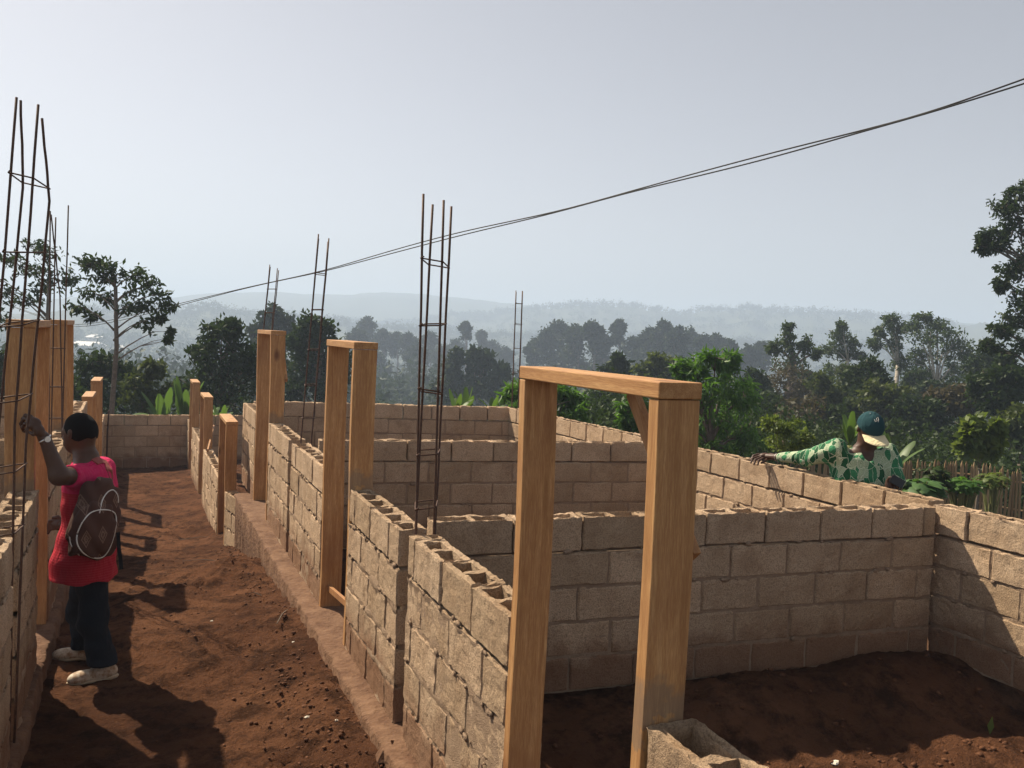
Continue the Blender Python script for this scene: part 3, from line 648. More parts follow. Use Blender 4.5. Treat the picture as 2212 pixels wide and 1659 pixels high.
tree('round_tree', 'dull olive round crown over the lintel of the nearest frame', None, 48, [(1425, 782, 34, 22), (1400, 800, 30, 20), (1458, 795, 28, 22), (1430, 825, 45, 28)], L_OLIVE, .3, 1.1, 1425, .2, .5, cl=.25, seed=15)
tree('tiered_tree', 'small dark tiered tree above the lintel of the nearest frame', None, 50, [(1333, 772, 12, 6), (1340, 782, 20, 8), (1325, 795, 24, 9), (1338, 806, 26, 9)], L_DARK, .3, 1.0, 1334, .1, .5, cl=.3, seed=16)
tree('shady_tree', 'mid green tree seen through the nearest frame, right of the small mango crown', None, 42, [(1310, 850, 40, 30), (1290, 890, 34, 36), (1345, 885, 34, 44), (1320, 915, 50, 36)], L_DARK, .3, 1.1, 1315, .2, .5, cl=.26, seed=17)
tree('shrub', 'yellow-green shrub behind the long wall, left of the man in green', None, 12.5, [(1672, 915, 26, 18), (1700, 925, 34, 24), (1690, 955, 48, 28), (1735, 950, 24, 26)], L_LIME, .06, .42, 1690, .03, .5, 0, cl=.3, cat='shrub', fork=.3, seed=18)
# --- right wood
RW_ = 'tall trees of the right-hand wood'
tree('conical_tree', 'brownish half-dry conical tree, first of the tall right-hand wood', RW_, 50, [(1703, 712, 13, 16), (1700, 742, 26, 22), (1740, 748, 18, 22), (1672, 752, 18, 18), (1705, 785, 46, 30), (1765, 765, 12, 14)], L_EUC, .2, .8, 1705, .28, .5, cl=.28, fork=.8, seed=20)
tree('dry_tree', 'brown thin-leaved tree standing in front of the conical one', RW_, 46, [(1700, 810, 44, 30), (1680, 850, 44, 34), (1730, 855, 44, 34), (1700, 900, 60, 34)], L_BROWN, .22, .38, 1700, .2, .4, cl=.35, fork=.9, seed=21)
tree('eucalyptus_tree', 'slim eucalyptus with a pointed crown behind the cap', RW_, 62, [(1817, 706, 13, 16), (1812, 728, 24, 20), (1838, 742, 22, 18), (1795, 755, 26, 16), (1825, 765, 22, 14), (1852, 768, 14, 10), (1800, 800, 30, 22)], L_EUC, .22, .7, 1828, .14, .5, cl=.26, bark=BARKP, fork=.8, seed=22)
tree('eucalyptus_tree', 'forked eucalyptus with two rounded heads, right of the slim pointed one', RW_, 60, [(1925, 692, 20, 15), (1938, 712, 20, 18), (1903, 718, 16, 16), (1892, 742, 16, 16), (1930, 745, 22, 20), (1945, 785, 22, 24)], L_EUC, .22, .7, 1940, .2, .5, cl=.26, bark=BARKP, fork=.75, seed=23)
tree('eucalyptus_tree', 'broadest eucalyptus with pale stems and a domed crown', RW_, 58, [(1995, 686, 22, 14), (1975, 705, 24, 18), (2025, 705, 30, 20), (2000, 730, 44, 24), (2060, 735, 34, 28), (2090, 765, 22, 30), (2035, 765, 44, 26), (1985, 770, 26, 30), (2070, 805, 36, 22), (2000, 815, 24, 22)], L_EUC, .22, .7, 2020, .22, .5, cl=.24, bark=BARKP, fork=.62, seed=24)
tree('giant_tree', 'huge dark tree filling the right edge against the sky', None, 27, [(2200, 420, 34, 26), (2175, 448, 34, 22), (2190, 490, 44, 32), (2135, 508, 26, 20), (2125, 532, 16, 14), (2160, 530, 26, 18), (2215, 560, 30, 34), (2185, 585, 34, 30), (2165, 615, 20, 18), (2205, 640, 44, 30), (2195, 690, 40, 26), (2160, 712, 26, 18), (2205, 745, 52, 34), (2135, 745, 22, 20), (2270, 500, 60, 110), (2280, 680, 60, 90)], L_DARK, .15, .8, 2262, .2, .42, .3, cl=.3, fork=.7, seed=25)
UR = 'shorter trees of the right-hand wood'
low = [('dark tree low behind the mango and the shrub', 1660, 870, 60, 50, 38, L_DARK), ('dusky low tree below the dry brown tree', 1745, 905, 60, 46, 36, L_BROWN), ('olive low tree right of the dry brown tree', 1790, 850, 44, 50, 40, L_OLIVE),
       ('leafy low tree above the cap', 1870, 820, 56, 46, 38, L_DARK), ('rounded olive-green low tree under the forked eucalyptus', 1920, 870, 66, 50, 35, L_OLIVE), ('dark low tree beneath the broad eucalyptus', 1990, 900, 60, 50, 33, L_DARK),
       ('dusky low tree under the crown of the broadest eucalyptus', 2060, 855, 60, 50, 35, L_BROWN), ('dark bushy tree at the foot of the huge edge tree', 2150, 840, 62, 60, 30, L_DARK), ('fresher green low tree at the lower right edge', 2215, 920, 46, 46, 26, L_OLIVE),
       ('dark bushy tree behind the fence near the right edge', 2110, 940, 60, 46, 29, L_DARK), ('dark low tree right behind the head of the man in green', 1880, 945, 70, 40, 31, L_DARK), ('shaded low tree between the shrub and the man in green', 1790, 955, 50, 38, 33, L_DARK)]
low += [('tree crown filling the gap left of the slim eucalyptus stem', 1765, 820, 44, 34, 52, L_DARK), ('tree crown filling the gap right of the slim eucalyptus stem', 1850, 815, 44, 34, 54, L_OLIVE), ('dark crown below the left head of the forked eucalyptus', 1895, 815, 40, 36, 50, L_DARK),
        ('dark crown between the forked and the broad eucalyptus', 1955, 830, 44, 36, 51, L_DARK), ('dark crown right below the pale stems of the broad eucalyptus', 2040, 840, 56, 30, 48, L_DARK), ('tall dark crown joining the broad eucalyptus and the edge tree', 2120, 790, 40, 50, 46, L_DARK),
        ('dark tree rising from the long wall behind the mango', 1640, 830, 36, 44, 44, L_DARK), ('dark crown below the huge edge tree, touching the picture edge', 2190, 810, 50, 60, 34, L_DARK), ('green crown low behind the banana beside the cap', 1835, 900, 50, 40, 36, L_DARK)]
for i, (lb, x, y, rx, ry, d, lf_) in enumerate(low):
    rr = random.Random(i); bl = [(x+rr.uniform(-.6, .6)*rx, y+rr.uniform(-.5, .6)*ry, rx*rr.uniform(.4, .7), ry*rr.uniform(.4, .65)) for _ in range(6)]+[(x, y+ry*.3, rx*.9, ry*.7)]
    tree('low_tree', lb, UR, d, bl, lf_, .22, .8, x, .13, .45, cl=.26, fork=.5, seed=40+i, bark=BARKP if i % 3 == 0 else BARK)
# papaya-like climber by the fence
tree('leafy_sapling', 'slender sapling with broad bright leaves in front of the fence', None, 17, [(2100, 930, 22, 26), (2130, 960, 26, 30), (2085, 965, 18, 20), (2150, 925, 14, 16)], L_LIME, .16, .45, 2125, .03, .7, .6, cl=.34, fork=.6, cat='sapling', seed=60)
# mid-distance eucalyptus, each its own tree
HZ = 'hazy eucalyptus trees across the valley'
mids = [(1180, 714, 30), (1207, 694, 27), (1246, 702, 26), (1280, 697, 22), (1303, 722, 20), (1336, 695, 15), (1368, 730, 26), (1405, 712, 27), (1432, 697, 26), (1462, 708, 26), (1492, 713, 24), (1520, 728, 20), (1548, 724, 24), (1574, 738, 18), (1150, 742, 18),
        (1040, 716, 11), (1005, 698, 12), (1062, 738, 22), (985, 735, 22), (1092, 752, 18), (882, 722, 20), (928, 718, 20), (793, 688, 20), (770, 712, 22), (828, 712, 18), (857, 720, 16), (900, 745, 28), (815, 765, 36), (955, 748, 24), (1225, 750, 46), (1300, 765, 44), (1390, 765, 46), (1470, 760, 44), (1540, 770, 40), (1620, 748, 22), (1645, 740, 18), (1600, 775, 26)]
ordn = ['first', 'second', 'third', 'fourth', 'fifth', 'sixth', 'seventh', 'eighth', 'ninth', 'tenth', 'eleventh', 'twelfth', 'thirteenth', 'fourteenth', 'fifteenth', 'sixteenth', 'seventeenth', 'eighteenth', 'nineteenth', 'twentieth']
ml = sorted([m[0] for m in mids if m[0] < 1120]); mr = sorted([m[0] for m in mids if m[0] >= 1120])
def mid_lab(i, x):
    if x < 1120:
        k = ml.index(x); return ordn[k]+' from the second timber frame rightwards'
    k = mr.index(x)
    if k < 14: return ordn[k]+' right of the farthest rebar'
    return ordn[len(mr)-1-k]+' counted leftwards from the dry conical tree'
for i, (x, y, hw) in enumerate(mids):
    rr = random.Random(i+5); d = rr.uniform(175, 215) if x > 1120 else rr.uniform(215, 280)
    pos = mid_lab(i, x)
    side = 'tallest pointed' if y < 698 else ('rounded' if hw > 24 else 'slender')
    where = 'above the nearest lintel' if 1130 < x < 1520 else ('right of the nearest frame' if x >= 1520 else ('near the tall middle rebar' if x > 900 else 'right of the second timber frame'))
    bl = [(x, y+hw*.35, hw*.5, hw*.45), (x-hw*.45, y+hw*.85, hw*.55, hw*.45), (x+hw*.5, y+hw*.8, hw*.5, hw*.45), (x, y+hw*1.5, hw*.8, hw*.6), (x+rr.uniform(-.5, .5)*hw, y+hw*2.4, hw*.9, hw*.8)]
    tree('hazy_eucalyptus', f'{side} hazy eucalyptus across the valley, {pos}', HZ, d, bl, L_FAR, .75, .8, x, .3, .55, .1, cl=.42, fork=.7, seed=70+i, nclump=22, shell=.75)
# unnumbered wood further off: one mass
rng = np.random.default_rng(3); random.seed(3)
Qs = []
for i in range(2700):
    px = random.uniform(-250, 2450); d = 95*(6.4**random.random()) if i > 500 else random.uniform(75, 220)
    a = P(px, 760, d); r = math.hypot(a.x, a.y)
    if px > 1550 and d < 60: continue
    if 75 < d < 170 and 380 < px < 1130 and random.random() < .65: continue
    zb = gz(a.x, a.y, False); hgt = random.uniform(7, 15)*(1 if d > 140 else .7); rx = hgt*random.uniform(.28, .5)
    ls = min(2.6, .7+d*.0028); n = int(190*(160/(160+d)))+26
    for q in range(3):
        c = (a.x+random.uniform(-.4, .4)*rx, a.y+random.uniform(-.4, .4)*rx, zb+hgt*(.35+.22*q)+random.uniform(-.5, .5)); s = (1.0, .85, .55)[q]
        Qs.append(leaf_quads(clumpy(c, (rx*s, rx*s, hgt*.24), n//3, 7, .35, .7), ls, .6, .1))
for hi, cnt, sz, rr_ in ((1, 2600, 2.6, (5, 9)), (2, 2600, 1.9, (4, 8))):
    Vh, nn = HV[hi]
    for i in range(cnt):
        j = random.choice((1, 2, 3, 4, 5, 6, 6, 6)); k = random.randrange(110, nn-110); p = Vh[j*nn+k]*random.uniform(.985, 1.0) if j < 6 else Vh[j*nn+k]; r = random.uniform(*rr_)*.8
        p = np.array([p[0], p[1], Vh[j*nn+k][2]])
        Qs.append(leaf_quads(clumpy((p[0], p[1], p[2]+r*.5), (r*.8, r*.8, r*.8), 26, 5, .4, .6), sz*.8, .6, .1))
fw_ = quads_to_mesh('distant_wood', np.concatenate(Qs), L_FAR); tag(fw_, 'hazy woodland filling the valley below the hills', 'wood', kind='stuff')
# trees along the skyline of the ridges: part of that far mass
# undergrowth between the low trees on the right
Qs = []
for i in range(900):
    px = random.uniform(1290, 2420); d = random.uniform(20, 52)
    if px < 1640 and d > 45: continue
    a = P(px, 900, d); zb = gz(a.x, a.y, False); h = random.uniform(.5, 1.9)*(1+(d-20)/24)
    Qs.append(leaf_quads(clumpy((a.x, a.y, zb+h*.45), (h*.9, h*.9, h*.55), 240, 14, .35, .7), .15, .5, .1))
for i in range(260):
    px = random.uniform(-100, 1100); d = random.uniform(24, 46); a = P(px, 900, d)
    if a.y < 22 or px > 560: continue
    zb = gz(a.x, a.y, False); h = random.uniform(.8, 2.2)
    Qs.append(leaf_quads(clumpy((a.x, a.y, zb+h*.45), (h*.9, h*.9, h*.55), 240, 14, .35, .7), .15, .5, .1))
uw = quads_to_mesh('undergrowth', np.concatenate(Qs), L_DARK); tag(uw, 'tangled undergrowth beneath the trees behind the fence and walls', 'undergrowth', kind='stuff')
# dry grass and weeds outside the right wall
rng = np.random.default_rng(8); n = 16000
gx = rng.uniform(5.4, 24, n); gy = rng.uniform(2, 24, n); C_ = np.array([(x, y, gz(x, y, False)) for x, y in zip(gx, gy)])
d_ = rng.normal(size=(n, 3))*.45; d_[:, 2] = 1; d_ /= np.linalg.norm(d_, axis=1)[:, None]; s_ = np.cross(d_, rng.normal(size=(n, 3))); s_ /= np.linalg.norm(s_, axis=1)[:, None]; L = rng.uniform(.06, .22, n)[:, None]
Q = np.stack([C_-s_*.006, C_+s_*.006, C_+d_*L+s_*.001, C_+d_*L-s_*.001], 1)
L_GRASS = leaf_mat('dry_grass', (.12, .12, .04), (.3, .26, .11), .3)
gr = quads_to_mesh('grass', Q, L_GRASS); tag(gr, 'sparse dry grass on the slope outside the right wall', 'grass', kind='stuff')
# bananas
def banana(label, x, ytop, d, n, L, seed, spread=1.0, ybase=None):
    random.seed(seed); f = P(x, 900, d); z0 = gz(f.x, f.y, False); zt = P(x, ytop, d).z; T = thing('banana_plant', label, 'banana plant', (f.x, f.y, z0), 'banana plants beyond the walls')
    hs = max(.3, zt-z0-L*.75); mb = MB(); mb.tube([(f.x, f.y, z0), (f.x+.03, f.y, z0+hs*.5), (f.x, f.y, z0+hs)], [.11, .09, .06], 8); mb.build('stem', BSTEM, T, smooth=True)
    for k in range(n):
        mb = MB(); az = 2*math.pi*k/n+random.uniform(-.4, .4); tilt = random.uniform(.12, .75)*spread; l = L*random.uniform(.75, 1.1); vs = []; m = 12
        dirh = Vector((math.cos(az), math.sin(az), 0)); side = Vector((-math.sin(az), math.cos(az), 0)); p = Vector((f.x, f.y, z0+hs)); ang = tilt*.5
        for i in range(m+1):
            t = i/m; wd = .0 if t < .12 else .105*L*math.sin(math.pi*min(1, (t-.12)/.88*.94+.04))**.6*random.uniform(.8, 1.05)
            up = Vector((0, 0, 1)); nrm = (up*math.sin(ang)-dirh*math.cos(ang))
            vs += [p+side*(wd+.008)+nrm*(-wd*.35), p, p-side*(wd+.008)+nrm*(-wd*.35)]
            p = p+(dirh*math.sin(ang)+up*math.cos(ang))*l/m; ang += tilt*1.7/m
        fs = []
        for i in range(m): a = i*3; fs += [(a, a+1, a+4, a+3), (a+1, a+2, a+5, a+4)]
        mb.add(vs, fs); mb.build('leaf', L_BAN, T, smooth=True)
BSTEM = simple('banana_stem', (.1, .13, .04), (.25, .24, .1), 6)
banana('bright upright banana plant just left of the farthest low frame', 396, 842, 23, 6, 1.35, 1, .45)
banana('banana plant showing between the farthest and nearest low frames', 455, 872, 23.5, 6, .9, 2)
banana('drooping silvery-green banana plant left above the end wall', 352, 852, 24, 7, 1.3, 3, 1.3)
banana('banana plant above the right end of the end wall', 478, 884, 22.5, 5, .8, 4)
banana('banana tips over the back cross wall, left of the tall middle rebar', 985, 852, 14.2, 5, .5, 6)
banana('banana tips over the back cross wall, right of the tall middle rebar', 1005, 850, 14.8, 4, .55, 7, .7)
banana('small banana tip over the back cross wall near its right end', 1062, 856, 15.5, 4, .45, 8)
banana('banana plant immediately left of the cap of the man in green', 1838, 900, 13.5, 5, .6, 9, 1.2)
banana('banana leaves immediately right of the man in green', 1938, 952, 12.5, 6, .7, 10, 1.3)
# broad-leaved plants between the wall and the fence
def broad(label, x, y, rx, ry, d, ls, n, seed, mat=None, name='leafy_plant'):
    random.seed(seed); m = d/FPX; c = P(x, y, d); z0 = gz(c.x, c.y, False); T = thing(name, label, 'plant', (c.x, c.y, z0), 'broad-leaved plants between the wall and the fence'); mb = MB(); st = MB()
    for k in range(n):
        a, b = random.uniform(0, 6.28), random.random()**.5; q = Vector((c.x+math.cos(a)*b*rx*m, c.y+math.sin(a)*b*rx*m, c.z+random.uniform(-1, 1)*ry*m*(1-.5*b*b)))
        dr = Vector((math.cos(a)*(.4+b), math.sin(a)*(.4+b), random.uniform(-.9, .1))).normalized(); s = dr.cross(Vector((0, 0, 1))).normalized(); up = s.cross(dr); L = ls*random.uniform(.7, 1.2); pts = []
        for t, wd, lift in ((0, .0, 0), (.06, .32, .02), (.3, .46, .02), (.6, .34, -.04), (.85, .15, -.12), (1, 0, -.2)): pts += [q+dr*L*t+s*wd*L+up*(lift-.1*wd)*L, q+dr*L*t+up*(lift+.03)*L, q+dr*L*t-s*wd*L+up*(lift-.1*wd)*L]
        fs = []
        for i in range(5): u = i*3; fs += [(u, u+1, u+4, u+3), (u+1, u+2, u+5, u+4)]
        mb.add(pts, fs)
        if k % 3 == 0: st.tube([(c.x+random.uniform(-.1, .1), c.y, z0), q.lerp(Vector((c.x, c.y, z0)), .4)+Vector((0, 0, .08)), q], [.012, .009, .005], 4)
    mb.build('foliage', mat or L_COCO, T, smooth=True); st.build('stem', BSTEM, T)
L_COCO = leaf_mat('broad_leaf', (.035, .09, .022), (.09, .18, .045), .3, .06)
broad('dark broad-leaved cocoyam at the end of the long wall', 1990, 1050, 30, 20, 10.5, .16, 130, 1)
broad('darker tall leafy bush behind the cocoyam, in front of the fence', 2022, 1030, 24, 28, 12, .1, 160, 2, L_DARK, 'leafy_bush')
broad('bright leafy bush between the dark bush and the stick pile', 2080, 1045, 34, 16, 12.5, .11, 170, 3, L_MANGO, 'leafy_bush')
broad('yellow-green leafy plant against the fence above the stick pile', 2145, 1035, 26, 16, 14, .11, 100, 4, L_LIME)
# ---------------------------------------------------------------- bamboo fence
def fence():
    a = P(1700, 1055, 20.5); b = P(2330, 1080, 17.5); a.z = gz(a.x, a.y, False); b.z = gz(b.x, b.y, False); random.seed(4)
    T = thing('picket_fence', 'weathered bamboo picket fence running behind the man in green to the right edge', 'fence', tuple(a)); mb = MB(); rl = MB(); gap = .066
    d = (b-a); L = math.hypot(d.x, d.y); n = int(L/gap); U = Vector((d.x, d.y, 0))/L
    for k in range(n):
        t = k/n; p = a+d*t; z0 = gz(p.x, p.y, False)-.05; xp = 1700+630*t; ztop = P(xp, lerp_tab(xp, [(1700, 978), (1940, 990), (2130, 1000), (2212, 1015), (2400, 1035)]), 20.5-3*t).z+random.uniform(-.05, .04)
        if random.random() < .03: ztop -= .25
        lean = U*random.uniform(-.04, .04); r = .028
        mb.tube([(p.x, p.y, z0), (p.x+lean.x*.5, p.y+lean.y*.5, (z0+ztop)/2), (p.x+lean.x, p.y+lean.y, ztop-.09), (p.x+lean.x, p.y+lean.y, ztop)], [r, r*.95, r*.9, r*.12], 5)
    mb.build('picket_panel', BAMBOO, T, smooth=False)
    for f in (.3, .78):
        pts = []
        for k in range(30):
            t = k/29; p = a+d*t; z0 = gz(p.x, p.y, False); xp = 1700+630*t; zt = P(xp, lerp_tab(xp, [(1700, 978), (1940, 990), (2130, 1000), (2212, 1015), (2400, 1035)]), 20.5-3*t).z
            pts.append(Vector((p.x, p.y, z0+(zt-z0)*f))-Vector((U.y*-.035, U.x*.035, 0))*-1)
        mb = MB(); mb.tube(pts, .02, 5); mb.build('rail', BAMBOO, T)
BAMBOO = (lambda s: s.pbr(s.mix(s.island(), (.17, .10, .05), (.40, .27, .15)), .8, s.bump(s.noise(30, 3), .3), .2))(M_('bamboo'))
fence()
# pile of sticks
random.seed(9); c0 = P(2205, 1085, 11.5); T = thing('stick_pile', 'tangled pile of cut branches on the ground beyond the near right wall', 'brushwood', (c0.x, c0.y, gz(c0.x, c0.y)))
for nm, cnt in (('stick', 210),):
    mb = MB()
    for k in range(cnt):
        u, v = random.gauss(0, .55), random.gauss(0, .4); h = max(0, .42-.3*(u*u/.6+v*v/.5))*random.random()
        p = Vector((c0.x+u, c0.y+v, gz(c0.x+u, c0.y+v, False)+.03+h)); az = random.gauss(-.5, .55); l = random.uniform(.35, 1.1)
        dv = Vector((math.cos(az), math.sin(az), random.uniform(-.12, .12)))*l*.5; k2 = Vector((0, 0, random.uniform(-.05, .05)))
        r = random.uniform(.006, .016); mb.tube([p-dv, p+k2, p+dv], [r, r*.85, r*.5], 5)
    mb.build(nm+'_heap', BARK, T)
# ---------------------------------------------------------------- far houses
ROOF = simple('tin_roof', (.62, .6, .56), (.8, .78, .74), .5, .45, .1); WALLF = simple('plastered_wall', (.35, .3, .24), (.5, .44, .36), .8)
def house(label, x, y, d, wpx, hpx, dome=False, yaw=0.0):
    for q in range(60, 130):
        d = q*5.0; c = P(x, y, d)
        if c.z-gz(c.x, c.y, False) < 3.4+hpx*d/FPX: break
    m = d/FPX; W = wpx*m; H = hpx*m; z0 = min(gz(c.x, c.y, False), c.z-H*.5-2.5)-.5
    T = thing('far_house', label, 'house', (c.x, c.y, z0), 'houses far across the valley'); ax = Vector((math.cos(-YAW+yaw), math.sin(-YAW+yaw), 0)); ay = Vector((-ax.y, ax.x, 0))
    mb = MB(); cc = Vector((c.x, c.y, (z0+c.z-H*.5)/2)); mb.box(cc, (W*.45, W*.28, (c.z-H*.5-z0)/2), (ax, ay, Vector((0, 0, 1)))); mb.build('wall', WALLF, T)
    mb = MB(); zb = c.z-H*.5; e = Vector((c.x, c.y, zb))
    if dome:
        vs = []; fs = []; n = 16
        for i in range(5):
            ph = math.pi/2*i/4
            for k in range(n): th = 2*math.pi*k/n; vs.append(e+ax*math.cos(th)*math.cos(ph)*W*.5+ay*math.sin(th)*math.cos(ph)*W*.4+Vector((0, 0, math.sin(ph)*H)))
        for i in range(4):
            for k in range(n): fs.append((i*n+k, i*n+(k+1) % n, (i+1)*n+(k+1) % n, (i+1)*n+k))
        mb.add(vs, fs)
    else:
        a = [e+ax*sx*W*.5+ay*sy*W*.34 for sx, sy in ((-1, -1), (1, -1), (1, 1), (-1, 1))]; r1, r2 = e-ax*W*.36+Vector((0, 0, H)), e+ax*W*.36+Vector((0, 0, H))
        mb.add(a+[r1, r2], [(0, 1, 5, 4), (1, 2, 5), (2, 3, 4, 5), (3, 0, 4), (3, 2, 1, 0)])
    mb.build('roof', ROOF, T)
    for s_ in (-.25, 0, .25):
        mb = MB(); mb.box(Vector((c.x, c.y, zb-H*.45))+ax*W*s_-ay*W*.281, (W*.05, .05, H*.22), (ax, ay, Vector((0, 0, 1)))); mb.build('window', WDARK, T)
WDARK = simple('dark_opening', (.03, .03, .03), (.05, .05, .05), 3)
house('widest pale roof under the open-crowned tree', 190, 742, 150, 70, 9); house('small pale roof just above the widest one', 212, 726, 200, 44, 6)
house('long low pale roof at the left foot of the round grey-green tree', 362, 775, 140, 44, 5); house('tiny white roof right of the trunk of the open-crowned tree', 262, 748, 190, 16, 5)
house('pale domed roof beside the rightmost feathery tree', 1084, 782, 120, 34, 9, True); house('tiny pale roof between the two posts of the second frame', 757, 779, 130, 22, 5)
house('small distant house above the lintel of the nearest frame, at its left end', 1174, 789, 140, 16, 4); house('tiny far roof between hazy trees left of the farthest rebar', 1076, 754, 230, 12, 4)
# ---------------------------------------------------------------- small things on the soil
random.seed(21); rng = np.random.default_rng(21)
def clods(n, fx, smin, smax, mat, name, label, cat):
    V = []; F = []
    ico = [(0, 0, 1), (.89, 0, .45), (.28, .85, .45), (-.72, .53, .45), (-.72, -.53, .45), (.28, -.85, .45), (.72, .53, -.45), (-.28, .85, -.45), (-.89, 0, -.45), (-.28, -.85, -.45), (.72, -.53, -.45), (0, 0, -1)]
    tri = [(0, 1, 2), (0, 2, 3), (0, 3, 4), (0, 4, 5), (0, 5, 1), (1, 6, 2), (2, 7, 3), (3, 8, 4), (4, 9, 5), (5, 10, 1), (6, 7, 2), (7, 8, 3), (8, 9, 4), (9, 10, 5), (10, 6, 1), (11, 7, 6), (11, 8, 7), (11, 9, 8), (11, 10, 9), (11, 6, 10)]
    for k in range(n):
        x, y = fx(); s = smin+(smax-smin)*random.random()**5; z = gz(x, y)+s*.25; b = len(V); sx, sy, sz = [s*random.uniform(.6, 1.2) for _ in range(3)]
        for v in ico:
            j = random.uniform(.75, 1.2); V.append((x+v[0]*sx*j, y+v[1]*sy*j, z+v[2]*sz*.7*j))
        F += [(a+b, c+b, d+b) for a, c, d in tri]
    o = np_mesh(name, V, F, mat); tag(o, label, cat, kind='stuff'); return o
CLOD = simple('soil_clod', (.07, .03, .016), (.15, .066, .031), 20, bump=.6)
def corr():
    r = random.random()
    if r < .45: return random.gauss(.95, .12), random.uniform(3.8, 11.5)
    if r < .6: return random.gauss(.5, .35), random.gauss(9.0, .45)
    if r < .75: return random.gauss(.85, .13), random.gauss(4.9, .5)
    return random.uniform(-.5, 1.1), random.uniform(3.8, 14)**1
clods(3000, corr, .0018, .018, CLOD, 'soil_clods', 'loose clods scattered along the passage', 'soil clods')
def room():
    return (random.uniform(1.45, 4.9), random.uniform(2.4, 3.4)) if random.random() < .6 else (random.uniform(1.45, 4.9), random.uniform(3.2, 4.2))
clods(1500, room, .002, .022, CLOD, 'soil_clods', 'loose clods on the floor of the near room', 'soil clods')
PALE = simple('pale_chip', (.6, .55, .45), (.75, .7, .6), 30)
for i, (x, y, s_, lb) in enumerate(((634, 1388, .014, 'white chip beside the footing, by the near wall pieces'), (457, 1342, .012, 'white chip on sunlit soil near the dark soil heap'), (664, 1550, .016, 'white scrap low in the passage near the footing, left one'), (727, 1557, .016, 'white scrap low in the passage near the footing, right one'), (1805, 1650, .025, 'pale stone on sunlit soil at the bottom edge of the room'))):
    q = None; v = P(x, y, 1)-CAM; t = 2.0
    while True:
        p = CAM+v*t
        if p.z <= gz(p.x, p.y) or t > 20: break
        t += .01
    mb = MB(); random.seed(i); blob(mb, p+Vector((0, 0, s_*.2)), (s_, s_*.7, s_*.45), Vector((1, 0, 0)), Vector((0, 1, 0)))
    mb.build('pale_chip', PALE, None, tagd=(lb, 'chip', 'pale chips on the soil'), origin=p)
def ground_hit(x, y):
    v = P(x, y, 1)-CAM; t = 1.5
    while t < 40:
        p = CAM+v*t
        if p.z <= gz(p.x, p.y): return p
        t += .005
    return p
# broken block lump at the bottom edge
p = ground_hit(838, 1650); mb = MB(); random.seed(2); blob(mb, p+Vector((.02, .03, .03)), (.085, .06, .06), Vector((.8, .6, 0)), Vector((-.6, .8, 0))); mb.build('stone', FOOT, None, tagd=('dark stone at the bottom edge against the footing', 'stone'), origin=p)
# a fallen leaf on the room floor
p = ground_hit(2138, 1588); mb = MB(); mb.add([p+Vector((0, 0, .0)), p+Vector((.018, -.01, .05)), p+Vector((.01, 0, .11)), p+Vector((-.014, .01, .055))], [(0, 1, 2, 3)]); mb.build('fallen_leaf', L_LIME, None, tagd=('pale green leaf upright on the shaded room floor', 'leaf'), origin=p)
# wire tie sticking out of the nearest wall piece
mb = MB(); q = P(1046, 1595, 3.35); q.x = XR-.012; mb.tube([(XR+.01, 3.06, .36), (XR-.02, 3.04, .37), (XR-.012, 2.98, .24), (XR-.02, 2.93, .10)], [.004, .004, .003, .002], 5); mb.build('tie_wire', RUST, None, smooth=True, tagd=('bent tie wire poking from a joint of the nearest rough wall piece', 'wire'), origin=(XR, 3.0, .3))
# sticks on the soil
random.seed(31)
for i, (x, y, a, l) in enumerate(((430, 1165, .2, .5), (440, 1215, 2.8, .45), (548, 1288, 2.5, .14), (610, 1335, 1.2, .35))):
    p = ground_hit(x, y); mb = MB(); d = Vector((math.cos(a), math.sin(a), 0))*l/2; mb.tube([p-d+Vector((0, 0, .015)), p+Vector((0, .01, .03)), p+d+Vector((0, 0, .012))], [.004, .004, .002], 4)
    mb.build('twig', BARK, None, tagd=(('long thin twig on the soil by the middle low frame', 'curved twig on the soil just before the nearest low frame', 'short pale twig on the dark soil heap', 'dry twig at the foot of the footing beside the heap')[i], 'twig', 'twigs on the soil'), origin=p)
